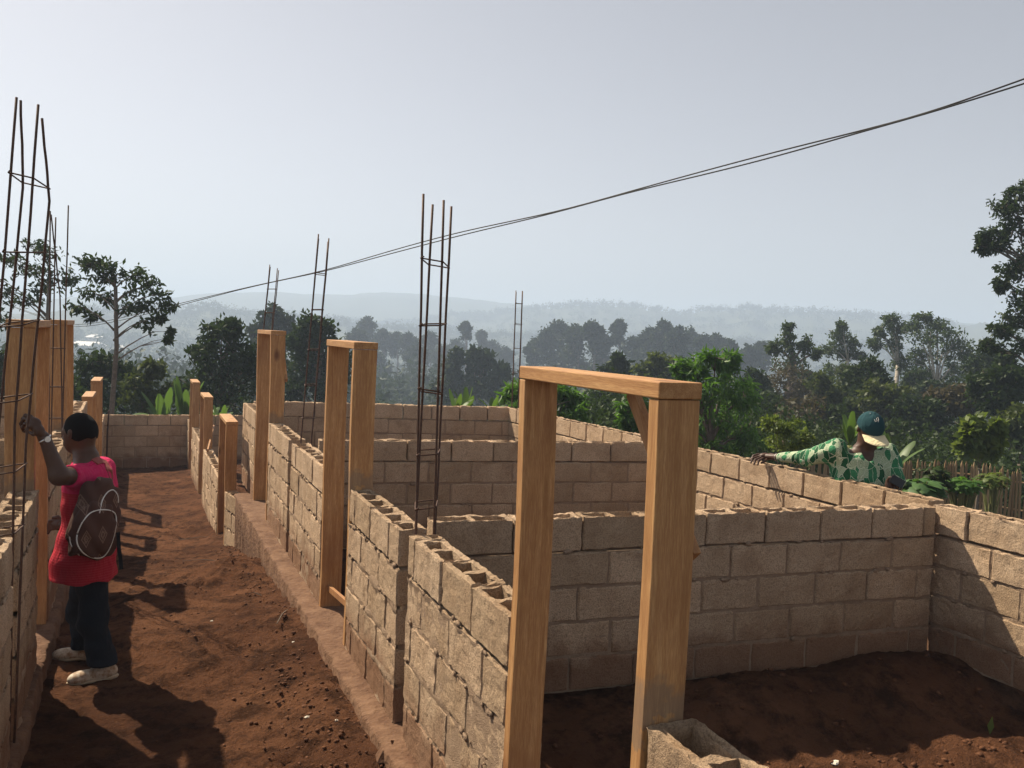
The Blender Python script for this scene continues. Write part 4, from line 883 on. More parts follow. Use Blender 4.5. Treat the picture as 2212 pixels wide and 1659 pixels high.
#@@PART3
# ---------------------------------------------------------------- people: one continuous surface each, from a smooth blend of tapered volumes
class Blend:
    def __init__(s, k=.03): s.p = []; s.k = k
    def cap(s, a, b, ra, rb, k=None): s.p.append(('c', np.array(a, float), np.array(b, float), ra, rb, k or s.k)); return s
    def chain(s, pts, rad, k=None):
        for i in range(len(pts)-1): s.cap(pts[i], pts[i+1], rad[i], rad[i+1], k)
        return s
    def ell(s, c, r, ax=None, k=None):
        ax = np.eye(3) if ax is None else np.array([list(Vector(a).normalized()) for a in ax]); s.p.append(('e', np.array(c, float), np.array(r, float), ax, 0, k or s.k)); return s
    def stack(s, rows, fa, k=None):          # rows: (z, cx, cy, r_forward, r_side); fa = forward unit vector
        s.p.append(('s', np.array(rows, float), np.array([fa[0], fa[1]])/math.hypot(fa[0], fa[1]), 0, 0, k or s.k)); return s
    def ev(s, X):
        f = np.full(X.shape[0], 9.0)
        for t, a, b, c, d, k in s.p:
            if t == 'c':
                ab = b-a; h = np.clip(((X-a)@ab)/max(1e-9, ab@ab), 0, 1); g = np.linalg.norm(X-a-h[:, None]*ab, axis=1)-(c+(d-c)*h)
            elif t == 'e':
                q = (X-a)@c.T; l = np.linalg.norm(q/b, axis=1); g = (l-1)*b.min()*(.6+.4*1) if True else 0
                g = l*(l-1)/np.maximum(1e-6, np.linalg.norm(q/(b*b), axis=1))
            else:
                R = a; z = X[:, 2]; cx = np.interp(z, R[:, 0], R[:, 1]); cy = np.interp(z, R[:, 0], R[:, 2]); rf = np.interp(z, R[:, 0], R[:, 3]); rs = np.interp(z, R[:, 0], R[:, 4])
                dx, dy = X[:, 0]-cx, X[:, 1]-cy; u = dx*b[0]+dy*b[1]; v = -dx*b[1]+dy*b[0]
                l = np.sqrt((u/rf)**2+(v/rs)**2); g = (l-1)*np.minimum(rf, rs); g = np.maximum(g, np.maximum(R[0, 0]-z, z-R[-1, 0]))
            h = np.clip(.5+.5*(f-g)/k, 0, 1); f = f*(1-h)+g*h-k*h*(1-h)
        return f
    def bounds(s, pad):
        lo = np.full(3, 1e9); hi = -lo
        for t, a, b, c, d, k in s.p:
            if t == 'c': r = max(c, d); L = np.minimum(a, b)-r; H = np.maximum(a, b)+r
            elif t == 'e': r = b.max(); L = a-r; H = a+r
            else: L = np.array([a[:, 1].min()-a[:, 3:].max(), a[:, 2].min()-a[:, 3:].max(), a[0, 0]]); H = np.array([a[:, 1].max()+a[:, 3:].max(), a[:, 2].max()+a[:, 3:].max(), a[-1, 0]])
            lo = np.minimum(lo, L); hi = np.maximum(hi, H)
        return lo-pad, hi+pad
def surf(fn, lo, hi, h):
    n = np.ceil((hi-lo)/h).astype(int)+1; ax = [lo[i]+np.arange(n[i])*h for i in range(3)]
    G = np.stack(np.meshgrid(*ax, indexing='ij'), -1).reshape(-1, 3); F = np.concatenate([fn(G[i:i+400000]) for i in range(0, len(G), 400000)]).reshape(n)
    S = F < 0; nx, ny, nz_ = n-1
    c8 = sum(S[i:i+nx, j:j+ny, k:k+nz_].astype(int) for i in (0, 1) for j in (0, 1) for k in (0, 1)); act = (c8 > 0) & (c8 < 8)
    idx = -np.ones((nx, ny, nz_), int); I = np.argwhere(act); idx[act] = np.arange(len(I))
    acc = np.zeros((len(I), 3)); cnt = np.zeros(len(I)); C8 = [(i, j, k) for i in (0, 1) for j in (0, 1) for k in (0, 1)]
    for a in C8:
        for b in C8:
            if a < b and sum(abs(a[q]-b[q]) for q in range(3)) == 1:
                fa = F[I[:, 0]+a[0], I[:, 1]+a[1], I[:, 2]+a[2]]; fb = F[I[:, 0]+b[0], I[:, 1]+b[1], I[:, 2]+b[2]]
                m = (fa < 0) != (fb < 0); t = np.where(m, fa/np.where(np.abs(fa-fb) < 1e-12, 1, fa-fb), 0)[:, None]
                acc += np.where(m[:, None], np.array(a)+(np.array(b)-np.array(a))*t, 0); cnt += m
    V = lo+(I+acc/cnt[:, None])*h; Q = []
    for axn in range(3):
        u, v = [(1, 2), (2, 0), (0, 1)][axn]; sl = [slice(0, None)]*3
        A = S[tuple(slice(0, -1) if q == axn else slice(1, -1) for q in range(3))]; B = S[tuple(slice(1, None) if q == axn else slice(1, -1) for q in range(3))]
        E = np.argwhere(A != B); off = np.array([0 if q == axn else 1 for q in range(3)]); E2 = E+off
        def ix(du, dv):
            p = E2.copy(); p[:, u] += du; p[:, v] += dv; return idx[p[:, 0], p[:, 1], p[:, 2]]
        q = np.stack([ix(-1, -1), ix(0, -1), ix(0, 0), ix(-1, 0)], 1); fl = A[tuple(E.T)]
        q = np.where(fl[:, None], q, q[:, ::-1]); Q.append(q)
    Q = np.concatenate(Q); Q = Q[(Q >= 0).all(1)]
    return V, Q
def skin(name, bl, mat, parent, h=.008, cut=None, wrinkle=0, ws=9, extra=None):
    lo, hi = bl.bounds(.02)
    def fn(X):
        f = bl.ev(X)
        if wrinkle: f = f+wrinkle*(np.sin(X[:, 2]*ws*3.1+4*np.sin(X[:, 0]*ws)+3*np.sin(X[:, 1]*ws*.9))+.6*np.sin(X[:, 2]*ws*6.7+5*np.sin((X[:, 0]+X[:, 1])*ws*1.3)))*.5
        if cut: f = cut(X, f)
        return f
    V, Q = surf(fn, lo, hi, h)
    if extra:
        for bl2, h2 in extra:
            l2, H2 = bl2.bounds(.012); V2, Q2 = surf(bl2.ev, l2, H2, h2); Q = np.concatenate([Q, Q2+len(V)]); V = np.concatenate([V, V2])
    return np_mesh(name, V, Q, mat, parent, smooth=True)
SKIN = (lambda s: s.pbr(s.mix(s.noise(25, 4), (.045, .019, .010), (.085, .038, .02)), .5, s.bump(s.noise(160, 3), .15, .002), .4))(M_('dark_skin'))
HAIR = (lambda s: s.pbr((.006, .005, .005), .9, s.bump(s.noise(420, 3, .8), 1.0, .006), .15))(M_('short_hair'))
def cloth(name, a, b, scale=300, st=.3): 
    s = M_(name); return s.pbr(s.mix(s.noise(6, 4), a, b), .9, s.bump(s.noise(12, 3, .6, s.map((1, 1, .5)), 1.), .7, .03, s.bump(s.noise(scale, 2), st, .001)), .15)
NAVY = cloth('dark_trousers', (.008, .011, .018), (.016, .02, .028)); SHOE = (lambda s: s.pbr(s.mix(s.ramp(s.noise(22, 5, .7), [(.38, 0.), (.6, .9)]), (.60, .54, .44), (.26, .15, .08)), .7, s.bump(s.noise(40, 4), .5, .004), .3))(M_('worn_cream_shoe'))
SOLE = simple('shoe_sole', (.34, .27, .19), (.5, .43, .32), 30)
WHITEP = simple('white_piping', (.6, .58, .54), (.72, .7, .66), 50); BLACKW = cloth('black_webbing', (.01, .01, .012), (.02, .02, .022))
SILV = simple('watch_metal', (.5, .5, .5), (.6, .6, .6), 50, .3, .1, spec=.6, metal=.9)
def striped():
    s = M_('red_striped_knit'); z = s.n('SeparateXYZ'); s.put(z.inputs[0], s.x)
    wv = s.math('SINE', s.math('ADD', s.math('MULTIPLY', z.outputs[2], 420.), s.math('MULTIPLY', s.noise(5, 2), 5.)))
    c = s.mix(s.math('MULTIPLY', s.math('ADD', wv, 1.), .08), (.36, .014, .03), (.58, .10, .12))
    # sunlight on the shoulders painted in: pinker colour above chest height
    c = s.mix(s.ramp(s.math('ADD', z.outputs[2], s.math('MULTIPLY', s.noise(3, 2), .05)), [(.0, 0.), (1., 1.)]) if False else s.math('GREATER_THAN', z.outputs[2], 1.19), c, (.52, .022, .10))
    return s.pbr(c, .9, s.bump(s.noise(11, 3, .6, s.map((1, 1, .35)), 1.2), .8, .035, s.bump(s.math('ADD', wv, s.noise(200, 2)), .15, .002)), .15)
RED = striped()
def bagmat():
    s = M_('brown_patterned_bag'); sp = s.n('SeparateXYZ'); s.put(sp.inputs[0], s.x)
    a = s.math('MULTIPLY', s.math('ADD', sp.outputs[0], s.math('MULTIPLY', sp.outputs[1], .25)), 9.5); b = s.math('MULTIPLY', sp.outputs[2], 5.6)
    def tri(v): return s.math('ABSOLUTE', s.math('SUBTRACT', s.math('FRACT', v), .5))
    d = s.math('ADD', tri(a), tri(b))                                    # lattice of diamonds
    inside = s.math('LESS_THAN', d, .27); edge = s.math('LESS_THAN', s.math('ABSOLUTE', s.math('SUBTRACT', d, .27)), .025)
    core = s.math('LESS_THAN', s.math('ABSOLUTE', s.math('SUBTRACT', d, .12)), .03)
    lace = s.math('MULTIPLY', inside, s.ramp(s.noise(70, 3, .8), [(.45, 0.), (.6, .8)]))
    c = s.mix(s.noise(8, 3), (.05, .022, .016), (.085, .04, .028)); c = s.mix(lace, c, (.16, .10, .07)); c = s.mix(s.math('MAXIMUM', edge, core), c, (.17, .105, .075))
    return s.pbr(c, .85, s.bump(s.noise(250, 2), .4, .002), .2)
BAG = bagmat()
def green_print():
    s = M_('green_printed_cotton'); dv = s.n('VectorMath', operation='ADD'); s.put(dv.inputs[0], s.x); nn_ = s.n('TexNoise'); s.put(nn_.inputs[0], s.x); nn_.inputs['Scale'].default_value = 9; sc_ = s.n('VectorMath', operation='SCALE'); s.put(sc_.inputs[0], nn_.outputs['Color']); sc_.inputs['Scale'].default_value = .05; s.put(dv.inputs[1], sc_.outputs[0]); v = s.map((1.25, 1.25, .5), vec=dv.outputs[0], rot=(.3, .2, .5))
    n = s.n('TexVoronoi', feature='F1'); s.put(n.inputs['Vector'], v); n.inputs['Scale'].default_value = 19
    e = s.n('TexVoronoi', feature='DISTANCE_TO_EDGE'); s.put(e.inputs['Vector'], v); e.inputs['Scale'].default_value = 19
    sp = s.n('SeparateColor'); s.put(sp.inputs[0], n.outputs['Color'])
    c = s.mix(s.math('GREATER_THAN', sp.outputs[0], .58), (.04, .19, .085), (.37, .45, .30)); c = s.mix(s.math('GREATER_THAN', sp.outputs[1], .74), c, (.012, .085, .035))
    c = s.mix(s.math('LESS_THAN', e.outputs['Distance'], .022), c, (.6, .64, .48))
    wl = s.math('SINE', s.math('MULTIPLY', s.math('ADD', s.noise(9, 2), s.vor(15, v)), 60.)); c = s.mix(s.math('MULTIPLY', s.math('GREATER_THAN', wl, .8), .65), c, (.02, .07, .035))
    return s.pbr(c, .85, s.bump(s.noise(10, 3, .6, s.map((1, 1, .4)), 1.0), .8, .035), .2)
GREEN = green_print()
CAPM = cloth('teal_cap_cloth', (.012, .045, .055), (.02, .06, .07)); BRIM = cloth('cream_brim', (.66, .56, .34), (.74, .65, .42)); PHONE = simple('phone_black', (.012, .012, .014), (.02, .02, .022), 20, .25, .05)
L3 = lambda v: np.array([v[0], v[1], v[2]])
# ---- the person in red on the left
def person_red():
    G0 = -.2
    ft = Vector((-.235, 5.98, gz(-.235, 5.98))); T = thing('person', 'person in red shirt with patterned backpack, one arm raised to the left post', 'person', tuple(ft))
    d = 5.45; J = lambda x, y, dd=0: L3(P(x, y, d+dd))
    fw = Vector((-.93, .37, 0)).normalized(); sd_ = Vector((-fw.y, fw.x, 0))           # sd_ : his left is towards the camera (-Y)
    if sd_.y > 0: sd_ = -sd_
    fwh = np.array(fw); sdl = np.array(sd_)
    headc = J(173, 936); B = Blend(.035); face = Vector((-.80, .60, -.08)).normalized(); fr_ = Vector((face.y, -face.x, 0)).normalized()
    fa = np.array(face); fs = np.array(fr_)
    B.ell(headc+np.array([0, 0, .012]), (.105, .081, .108), (face, fr_, Vector((0, 0, 1))))
    B.ell(headc+fa*.045+np.array([0, 0, -.065]), (.058, .052, .062), (face, fr_, Vector((0, 0, 1))))
    B.cap(headc+fa*.099+np.array([0, 0, .0]), headc+fa*.112+np.array([0, 0, -.03]), .010, .016, .02)              # nose
    B.cap(headc+fa*.094-fs*.02+np.array([0, 0, -.06]), headc+fa*.094+fs*.02+np.array([0, 0, -.06]), .011, .011, .014)   # lips
    B.cap(headc+fa*.085-fs*.035+np.array([0, 0, .022]), headc+fa*.085+fs*.035+np.array([0, 0, .022]), .012, .012, .02)   # brow
    for q in (-1, 1):
        e = headc+fs*q*.086; B.cap(e+np.array([0, 0, .018]), e+fs*q*.006+np.array([0, 0, -.018]), .014, .010, .01)
    nb = J(186, 984); B.cap(headc+np.array([0, 0, -.05])-fa*.02, nb, .058, .066, .03)
    chest = J(196, 1060); B.stack([(nb[2]-.58, *J(192, 1230)[:2], .11, .15), (nb[2]-.40, *J(192, 1150)[:2], .10, .13), (nb[2]-.2, *chest[:2], .11, .165), (nb[2]-.06, *J(192, 1010)[:2], .085, .16), (nb[2]+.0, *nb[:2], .05, .08)], fw, .05)
    shN = chest+sdl*.165+np.array([0, 0, .115]); elN = J(128, 1028, -.36); wrN = J(97, 948, -.40); shF = chest-sdl*.165+np.array([0, 0, .115])
    B.chain([shN, elN, wrN], [.06, .05, .032]); 
    hn = J(74, 918, -.43); B.cap(wrN, hn, .027, .03, .02)
    elF = shF+np.array([.02, -.03, -.27]); wrF = elF+fwh*.20+np.array([0, 0, -.1]); B.chain([shF, elF, wrF, wrF+fwh*.07], [.05, .04, .028, .03])
    hipN = J(201, 1255, -.02); hipF = J(186, 1245, .12); 
    anN = L3(P(222, 1432, 5.40)); anF = L3(P(184, 1396, 5.70)); knN = (hipN+anN)/2+fwh*.03; knF = (hipF+anF)/2+fwh*.03
    B.chain([hipN, knN, anN], [.075, .052, .036]); B.chain([hipF, knF, anF], [.075, .052, .036])
    # near hand: palm, four unequal curled fingers and a thumb
    Hd = Blend(.010); out = L3(RT); dn = -L3(UP); pd = hn
    px = lambda x, y, z=0: L3(P(x, y, d-.43+z))
    Hd.cap(wrN, px(84, 930), .026, .026); Hd.ell(px(73, 915), (.042, .024, .036), (RT, FW, UP)); Hd.cap(px(84, 928), px(66, 908), .027, .024)
    for (a, b, c, e, r) in (((66, 899), (55, 897), (49, 905), (49, 914), .0095), ((63, 906), (51, 906), (45, 915), (47, 924), .0098), ((64, 914), (53, 916), (48, 924), (51, 932), .0094), ((67, 922), (58, 926), (55, 932), (59, 937), .0083)):
        Hd.chain([px(*a), px(*b, .012), px(*c, .03), px(*e, .045)], [r*1.1, r, r*.95, r*.8], .006)
    Hd.chain([px(84, 926), px(80, 936, -.01), px(72, 938, .0), px(64, 934, .01)], [.014, .012, .0105, .009], .008)
    HF = Blend(.01); hf = wrF+fwh*.07; HF.ell(hf+fwh*.02, (.045, .022, .036), (fw, sd_, Vector((0, 0, 1))))
    for q in range(4): HF.chain([hf+fwh*.05+np.array([0, 0, .027-.018*q]), hf+fwh*(.085-.004*abs(q-1))+np.array([0, 0, .022-.018*q]), hf+fwh*.09+np.array([0, 0, -.01-.016*q])], [.0095, .009, .008], .006)
    HF.chain([hf+np.array([0, 0, .03]), hf+fwh*.03+np.array([0, 0, .05]), hf+fwh*.06+np.array([0, 0, .045])], [.012, .011, .009], .008)
    skin('body', B, SKIN, T, .0085, extra=[(Hd, .0038), (HF, .005)])
    hb = Blend(.02); hb.ell(headc+np.array([0, 0, .018])-fa*.007, (.1075, .0855, .1105), (face, fr_, Vector((0, 0, 1))))
    def hcut(X, f):
        q = X-headc; u = q@fa; z = q[:, 2]; return np.maximum(f, np.maximum(u-.058-.35*(z-.03)+.006*np.sin(z*130), -(z+.045-.75*np.maximum(0, u+.03)+.35*np.maximum(0, -u-.03)*-1)+.005*np.sin((q@fs)*110)))
    skin('hair', hb, HAIR, T, .006, hcut)
    # loose shirt, one surface with its sleeves
    S = Blend(.05); zt = nb[2]
    hem = P(180, 1246, d).z; bx = lambda x, y: J(x, y)[:2]
    S.stack([(hem-.02, *(J(181, 1238)[:2]), .20, .21), (hem+.12, *J(182, 1195)[:2], .178, .195), (hem+.3, *J(186, 1130)[:2], .145, .17), (zt-.2, *J(191, 1062)[:2], .135, .18), (zt-.09, *J(193, 1020)[:2], .115, .18), (zt-.035, *J(189, 1003)[:2], .085, .13), (zt-.005, *nb[:2], .066, .075)], fw, .03)
    S.cap(shN+np.array([0, 0, .0]), shN+(elN-shN)*.50, .078, .074, .05); S.cap(shF, shF+(elF-shF)*.6, .075, .07, .05)
    e0 = shN+(elN-shN)*.50; ed = (elN-shN)/np.linalg.norm(elN-shN); f0 = shF+(elF-shF)*.6; fd = (elF-shF)/np.linalg.norm(elF-shF)
    def scut(X, f):
        near = np.linalg.norm(X-e0, axis=1) < .17; g = (X-e0)@ed; f = np.where(near, np.maximum(f, g), f)
        near = np.linalg.norm(X-f0, axis=1) < .14; g = (X-f0)@fd; f = np.where(near & (X[:, 2] < shF[2]-.05) & (((X-f0)@np.array(sdl)) < -.03) & ((X-f0)@fd > 0), np.maximum(f, g), f)
        return np.maximum(f, hem+.008*np.sin(X[:, 0]*30+X[:, 1]*21)-X[:, 2])
    skin('shirt', S, RED, T, .0085, scut, .013, 5.5)
    Tr = Blend(.045); 
    Tr.cap(hipN+np.array([0, 0, .05]), hipF+np.array([0, 0, .05]), .092, .092); Tr.chain([hipN, knN, anN+np.array([0, 0, .0])], [.092, .082, .08], .03); Tr.chain([hipF, knF, anF+np.array([0, 0, .0])], [.092, .08, .076], .03)
    zc = lambda X: np.where(np.linalg.norm(X[:, :2]-anN[:2], axis=1) < np.linalg.norm(X[:, :2]-anF[:2], axis=1), anN[2]-.005, anF[2]-.005)
    skin('trousers', Tr, NAVY, T, .009, lambda X, f: np.maximum(f, zc(X)-X[:, 2]), .012, 8)
    for an, tw in ((anN, Vector((-.93, -.22, 0)).normalized()), (anF, Vector((-.95, .1, 0)).normalized())):
        t = np.array(tw); zg = gz(an[0]-.08, an[1])+.004; o = np.array([an[0], an[1], zg]); sh = Blend(.03)
        sh.ell(o+np.array([0, 0, .045])-t*.035, (.052, .038, .048), (tw, Vector((-tw.y, tw.x, 0)), Vector((0, 0, 1)))); sh.ell(o+t*.07+np.array([0, 0, .036]), (.11, .044, .038), (tw, Vector((-tw.y, tw.x, 0)), Vector((0, 0, 1)))); sh.ell(o+t*.135+np.array([0, 0, .03]), (.062, .048, .032), (tw, Vector((-tw.y, tw.x, 0)), Vector((0, 0, 1)))); sh.cap(o+np.array([0, 0, .05]), o+np.array([0, 0, .085]), .045, .042)
        so_ = skin('shoe', sh, SHOE, T, .006, lambda X, f, zg=zg: np.maximum(f, zg+.006-X[:, 2]))
        s2 = Blend(.03); s2.ell(o-t*.035+np.array([0, 0, .01]), (.058, .042, .022), (tw, Vector((-tw.y, tw.x, 0)), Vector((0, 0, 1)))); s2.ell(o+t*.09+np.array([0, 0, .01]), (.115, .050, .018), (tw, Vector((-tw.y, tw.x, 0)), Vector((0, 0, 1))))
        skin('sole', s2, SOLE, so_, .006, lambda X, f, zg=zg: np.maximum(f, zg-.002-X[:, 2]))
        lm = MB(); pv = Vector((-tw.y, tw.x, 0))
        for q in range(4):
            c = Vector(o)+tw*(.03+.024*q)+Vector((0, 0, .083-.008*q)); lm.tube([c-pv*.024+tw*.008-Vector((0, 0, .006)), c+Vector((0, 0, .004)), c+pv*.024-tw*.006-Vector((0, 0, .006))], .0032, 5)
        lm.build('lace', WHITEP, so_)
    wd = (hn-wrN)/np.linalg.norm(hn-wrN); wc = wrN+wd*.0; mb = MB(); ax = Vector(wd); ax2 = ax.orthogonal().normalized(); ax3 = ax.cross(ax2)
    mb.tube([Vector(wc)+(ax2*math.cos(t)+ax3*math.sin(t))*.032 for t in [2*math.pi*k/16 for k in range(17)]], .006, 6, False)
    w_ = mb.build('wristwatch', SILV, T, smooth=True); tc = (Vector(CAM)-Vector(wc)).normalized(); nrm = (tc-ax*tc.dot(ax)+RT*.5).normalized(); mb = MB(); c = Vector(wc)+nrm*.034; q = nrm.cross(ax).normalized()
    mb.tube([c-nrm*.004, c+nrm*.006], .017, 14); mb.build('dial', SILV, w_)
    # backpack: two rounded compartments hung low on his back
    bk = Vector((.80, -.60, 0)).normalized()               # outward direction of the bag
    bs = Vector((-bk.y, bk.x, 0)); U_ = Vector((0, 0, 1))
    def bag_part(name, cx, cy, dd, e, parent, tilt=.0):
        c = P(cx, cy, d+dd); up = (U_*math.cos(tilt)+bs*math.sin(tilt)).normalized(); b2 = bk.cross(up).normalized(); A = np.array([list(bk), list(b2), list(up)])
        def fn(X):
            q = np.abs((X-np.array(c))@A.T)/np.array(e); up_ = ((X-np.array(c))@A.T)[:, 2]/e[2]; q[:, 1] *= 1+.22*np.clip(up_, -1, 1)+.1*np.clip(up_, 0, 1)**2
            return ((q**3.2).sum(1)**(1/3.2)-1)*min(e)+.005*np.sin(X[:, 2]*38+3*np.sin(X[:, 0]*25))
        r = max(e)*1.35; V_, Q_ = surf(fn, np.array(c)-r, np.array(c)+r, .01); return np_mesh(name, V_, Q_, BAG, parent, smooth=True)
    b1 = bag_part('backpack', 207, 1120, -.20, (.085, .155, .235), T, .22)
    b2 = bag_part('front_pocket', 203, 1142, -.29, (.06, .150, .155), b1, .30)
    bpy.context.view_layer.update(); dg = bpy.context.evaluated_depsgraph_get(); trees = []
    for b in (b2, b1):
        me = b.data; M = b.matrix_world; trees.append(BVHTree.FromPolygons([M @ v.co for v in me.vertices], [tuple(p.vertices) for p in me.polygons]))
    def on(x, y):
        v = (P(x, y, 1)-CAM).normalized(); best = None
        for t in trees:
            h = t.ray_cast(CAM, v)
            if h[0] is not None and (best is None or h[3] < best[3]): best = h
        return best[0]-v*.003 if best else None
    for crv in ([(167, 1152), (176, 1130), (193, 1108), (212, 1101), (235, 1101), (250, 1108), (252, 1130), (246, 1160), (236, 1188), (222, 1206), (200, 1206), (180, 1196), (168, 1180), (165, 1165), (167, 1152)], [(215, 1108), (220, 1080), (232, 1062), (246, 1056), (256, 1072), (255, 1090)], [(150, 1160), (152, 1175), (165, 1195), (190, 1212), (215, 1222), (226, 1212)]):
        pts = []; 
        for (x0, y0), (x1, y1) in zip(crv, crv[1:]):
            for k in range(4):
                q = on(x0+(x1-x0)*k/4, y0+(y1-y0)*k/4)
                if q is not None: pts.append(q)
        if len(pts) > 4:
            for _ in range(3): pts = [pts[0]]+[(a+b*2+c)/4 for a, b, c in zip(pts, pts[1:], pts[2:])]+[pts[-1]]
            mb = MB(); mb.tube(pts, .0038, 5); mb.build('piping', WHITEP, b1, smooth=True)
    def strap(name, pts, w, mat, par, th=.004):
        mb = MB(); vs = []; fs = []; n = len(pts)
        for i, (p, nr) in enumerate(pts):
            p = Vector(p); dv = (Vector(pts[min(i+1, n-1)][0])-Vector(pts[max(i-1, 0)][0])).normalized(); nr = Vector(nr).normalized(); s = dv.cross(nr).normalized()
            vs += [p-s*w/2-nr*th, p+s*w/2-nr*th, p+s*w/2+nr*th, p-s*w/2+nr*th]
        for i in range(n-1):
            for q in range(4): fs.append((i*4+q, i*4+(q+1) % 4, i*4+4+(q+1) % 4, i*4+4+q))
        fs += [(3, 2, 1, 0), tuple((n-1)*4+q for q in range(4))]; mb.add(vs, fs); return mb.build(name, mat, par)
    sh_ = BVHTree.FromPolygons([v.co.copy()+Vector(T.location) for v in [o for o in T.children if o.name.startswith('shirt')][0].data.vertices], [tuple(p.vertices) for p in [o for o in T.children if o.name.startswith('shirt')][0].data.polygons])
    def onshirt(x, y, fallback=-.15):
        v = (P(x, y, 1)-CAM).normalized(); h = sh_.ray_cast(CAM, v)
        return (h[0]-v*.006, h[1]) if h[0] is not None else (P(x, y, d+fallback), -v)
    strap('shoulder_strap', [onshirt(x, y) for x, y in ((204, 998), (215, 994), (228, 998), (236, 1015), (241, 1040))], .05, BAGRED, b1)
    strap('shoulder_strap', [onshirt(x, y) for x, y in ((182, 1072), (181, 1090), (177, 1110), (172, 1135), (164, 1158))], .04, BLACKW, b1)
    strap('hanging_strap', [(P(255, 1150, d-.12), (0, -1, 0)), (P(257, 1185, d-.12), (.1, -1, 0)), (P(260, 1205, d-.12), (0, -1, .1)), (P(262, 1230, d-.12), (0, -1, 0))], .022, BLACKW, b1)
BAGRED = cloth('faded_red_strap', (.22, .05, .045), (.32, .10, .09))
person_red()
# ---- the man in green beyond the long wall
def person_green():
    d = 7.0; J = lambda x, y, dd=0: L3(P(x, y, d+dd)); c0 = P(1868, 1000, d); zg = gz(c0.x, c0.y)
    T = thing('person', 'man in green and white printed shirt and teal cap, hand on the long wall', 'person', (c0.x, c0.y, zg))
    toc = Vector((-c0.x, -c0.y, 0)).normalized(); rt = Vector((RT.x, RT.y, 0)).normalized()
    fw = (toc*.93+rt*.36).normalized(); fwh = np.array(fw); sl = Vector((-fw.y, fw.x, 0)); sl = sl if sl.dot(rt) > 0 else -sl; sln = np.array(sl); Z = np.array([0, 0, 1.])
    face = (toc*.9+rt*.42+Vector((0, 0, -.42))).normalized(); fr_ = face.cross(Vector((0, 0, 1))).normalized(); fu = fr_.cross(face).normalized(); fa, fs, fn_ = np.array(face), np.array(fr_), np.array(fu)
    hc = J(1878, 928); B = Blend(.03)
    B.ell(hc+fn_*.012, (.102, .08, .108), (face, fr_, fu)); B.ell(hc+fa*.038-fn_*.072, (.078, .070, .074), (face, fr_, fu))
    B.cap(hc+fa*.097, hc+fa*.118-fn_*.035, .011, .017, .02); B.cap(hc+fa*.092-fs*.022-fn_*.068, hc+fa*.092+fs*.022-fn_*.068, .012, .012, .012)
    for q in (-1, 1):
        e = hc+fs*q*.082-fa*.008; B.cap(e+fn_*.02, e+fs*q*.008-fn_*.02, .013, .010, .01); B.ell(hc+fs*q*.034+fa*.088+fn_*.0, (.012, .016, .010), (face, fr_, fu), .01); B.cap(hc+fs*q*.02+fa*.092+fn_*.018, hc+fs*q*.048+fa*.082+fn_*.018, .008, .007, .01)
    nb = J(1868, 965, .05); B.cap(hc-fn_*.06-fa*.02, nb, .056, .066)
    ch = J(1862, 1010, .06); zt = nb[2]
    B.stack([(zt-.62, *c0[:2], .11, .15), (zt-.4, *c0[:2], .11, .145), (zt-.2, *ch[:2], .115, .17), (zt-.07, *ch[:2], .09, .17), (zt, *nb[:2], .05, .08)], fw, .05)
    shL = J(1808, 968, .06); shR = J(1915, 978, .06)
    hand = L3(P(1650, 986, 7.62)); wr = L3(P(1678, 988, 7.52)); el = (shL+wr)/2+Z*-.035+fwh*.03
    B.chain([shL, el, wr], [.055, .042, .027]); B.cap(wr, hand, .027, .026, .02)
    elR = J(1938, 1040, -.02); wrR = J(1922, 1058, -.26); B.chain([shR, elR, wrR], [.055, .042, .028])
    hips = np.array([c0.x, c0.y, zg+.92]); 
    for q in (-1, 1): B.chain([hips+sln*q*.09, hips+sln*q*.10+fwh*.02+Z*-.44, np.array([c0.x, c0.y, zg+.08])+sln*q*.11], [.09, .058, .04]); B.cap(np.array([c0.x, c0.y, zg+.05])+sln*q*.11-fwh*.04, np.array([c0.x, c0.y, zg+.035])+sln*q*.12+fwh*.17, .045, .035)
    H1 = Blend(.009); hp = lambda x, y, dd=0: L3(P(x, y, 7.62+dd)); H1.cap(wr, hp(1664, 985), .025, .026); H1.ell(hp(1652, 984), (.048, .036, .024), (RT, FW, UP))
    for k, (a, b, c) in enumerate((((1640, 981), (1628, 984), (1621, 994)), ((1640, 985), (1626, 990), (1622, 1000)), ((1643, 988), (1632, 993), (1629, 1003)), ((1648, 990), (1639, 995), (1637, 1004)))):
        H1.chain([hp(*a, .04-.03*k), hp(*b, .035-.035*k), hp(*c, .02-.035*k)], [.0105, .0095, .008], .006)
    H1.chain([hp(1660, 990, -.03), hp(1652, 996, -.06), hp(1645, 1000, -.07)], [.013, .011, .009], .008)
    H2 = Blend(.009); h2 = lambda x, y, dd=0: L3(P(x, y, d-.3+dd)); H2.cap(wrR, h2(1920, 1052), .026, .026); H2.ell(h2(1922, 1046), (.036, .026, .044), (RT, FW, UP))
    for k in range(4): H2.chain([h2(1927, 1036+5*k), h2(1937, 1036+5.5*k, -.02), h2(1941, 1042+5*k, -.05)], [.010, .009, .008], .006)
    H2.chain([h2(1917, 1040), h2(1922, 1032, -.03), h2(1930, 1032, -.05)], [.013, .011, .009], .008)
    skin('body', B, SKIN, T, .009, extra=[(H1, .0045), (H2, .0045)])
    S = Blend(.05); S.stack([(zt-.85, *c0[:2], .19, .26), (zt-.5, *c0[:2], .17, .25), (zt-.25, *ch[:2], .155, .245), (zt-.1, *ch[:2], .12, .215), (zt-.03, *nb[:2], .085, .12), (zt+.012, *nb[:2], .066, .078)], fw, .03)
    S.cap(shL, el, .085, .068, .06); S.cap(el, wr-(wr-el)*.12, .068, .045, .03); S.cap(shR, elR, .082, .07, .06)
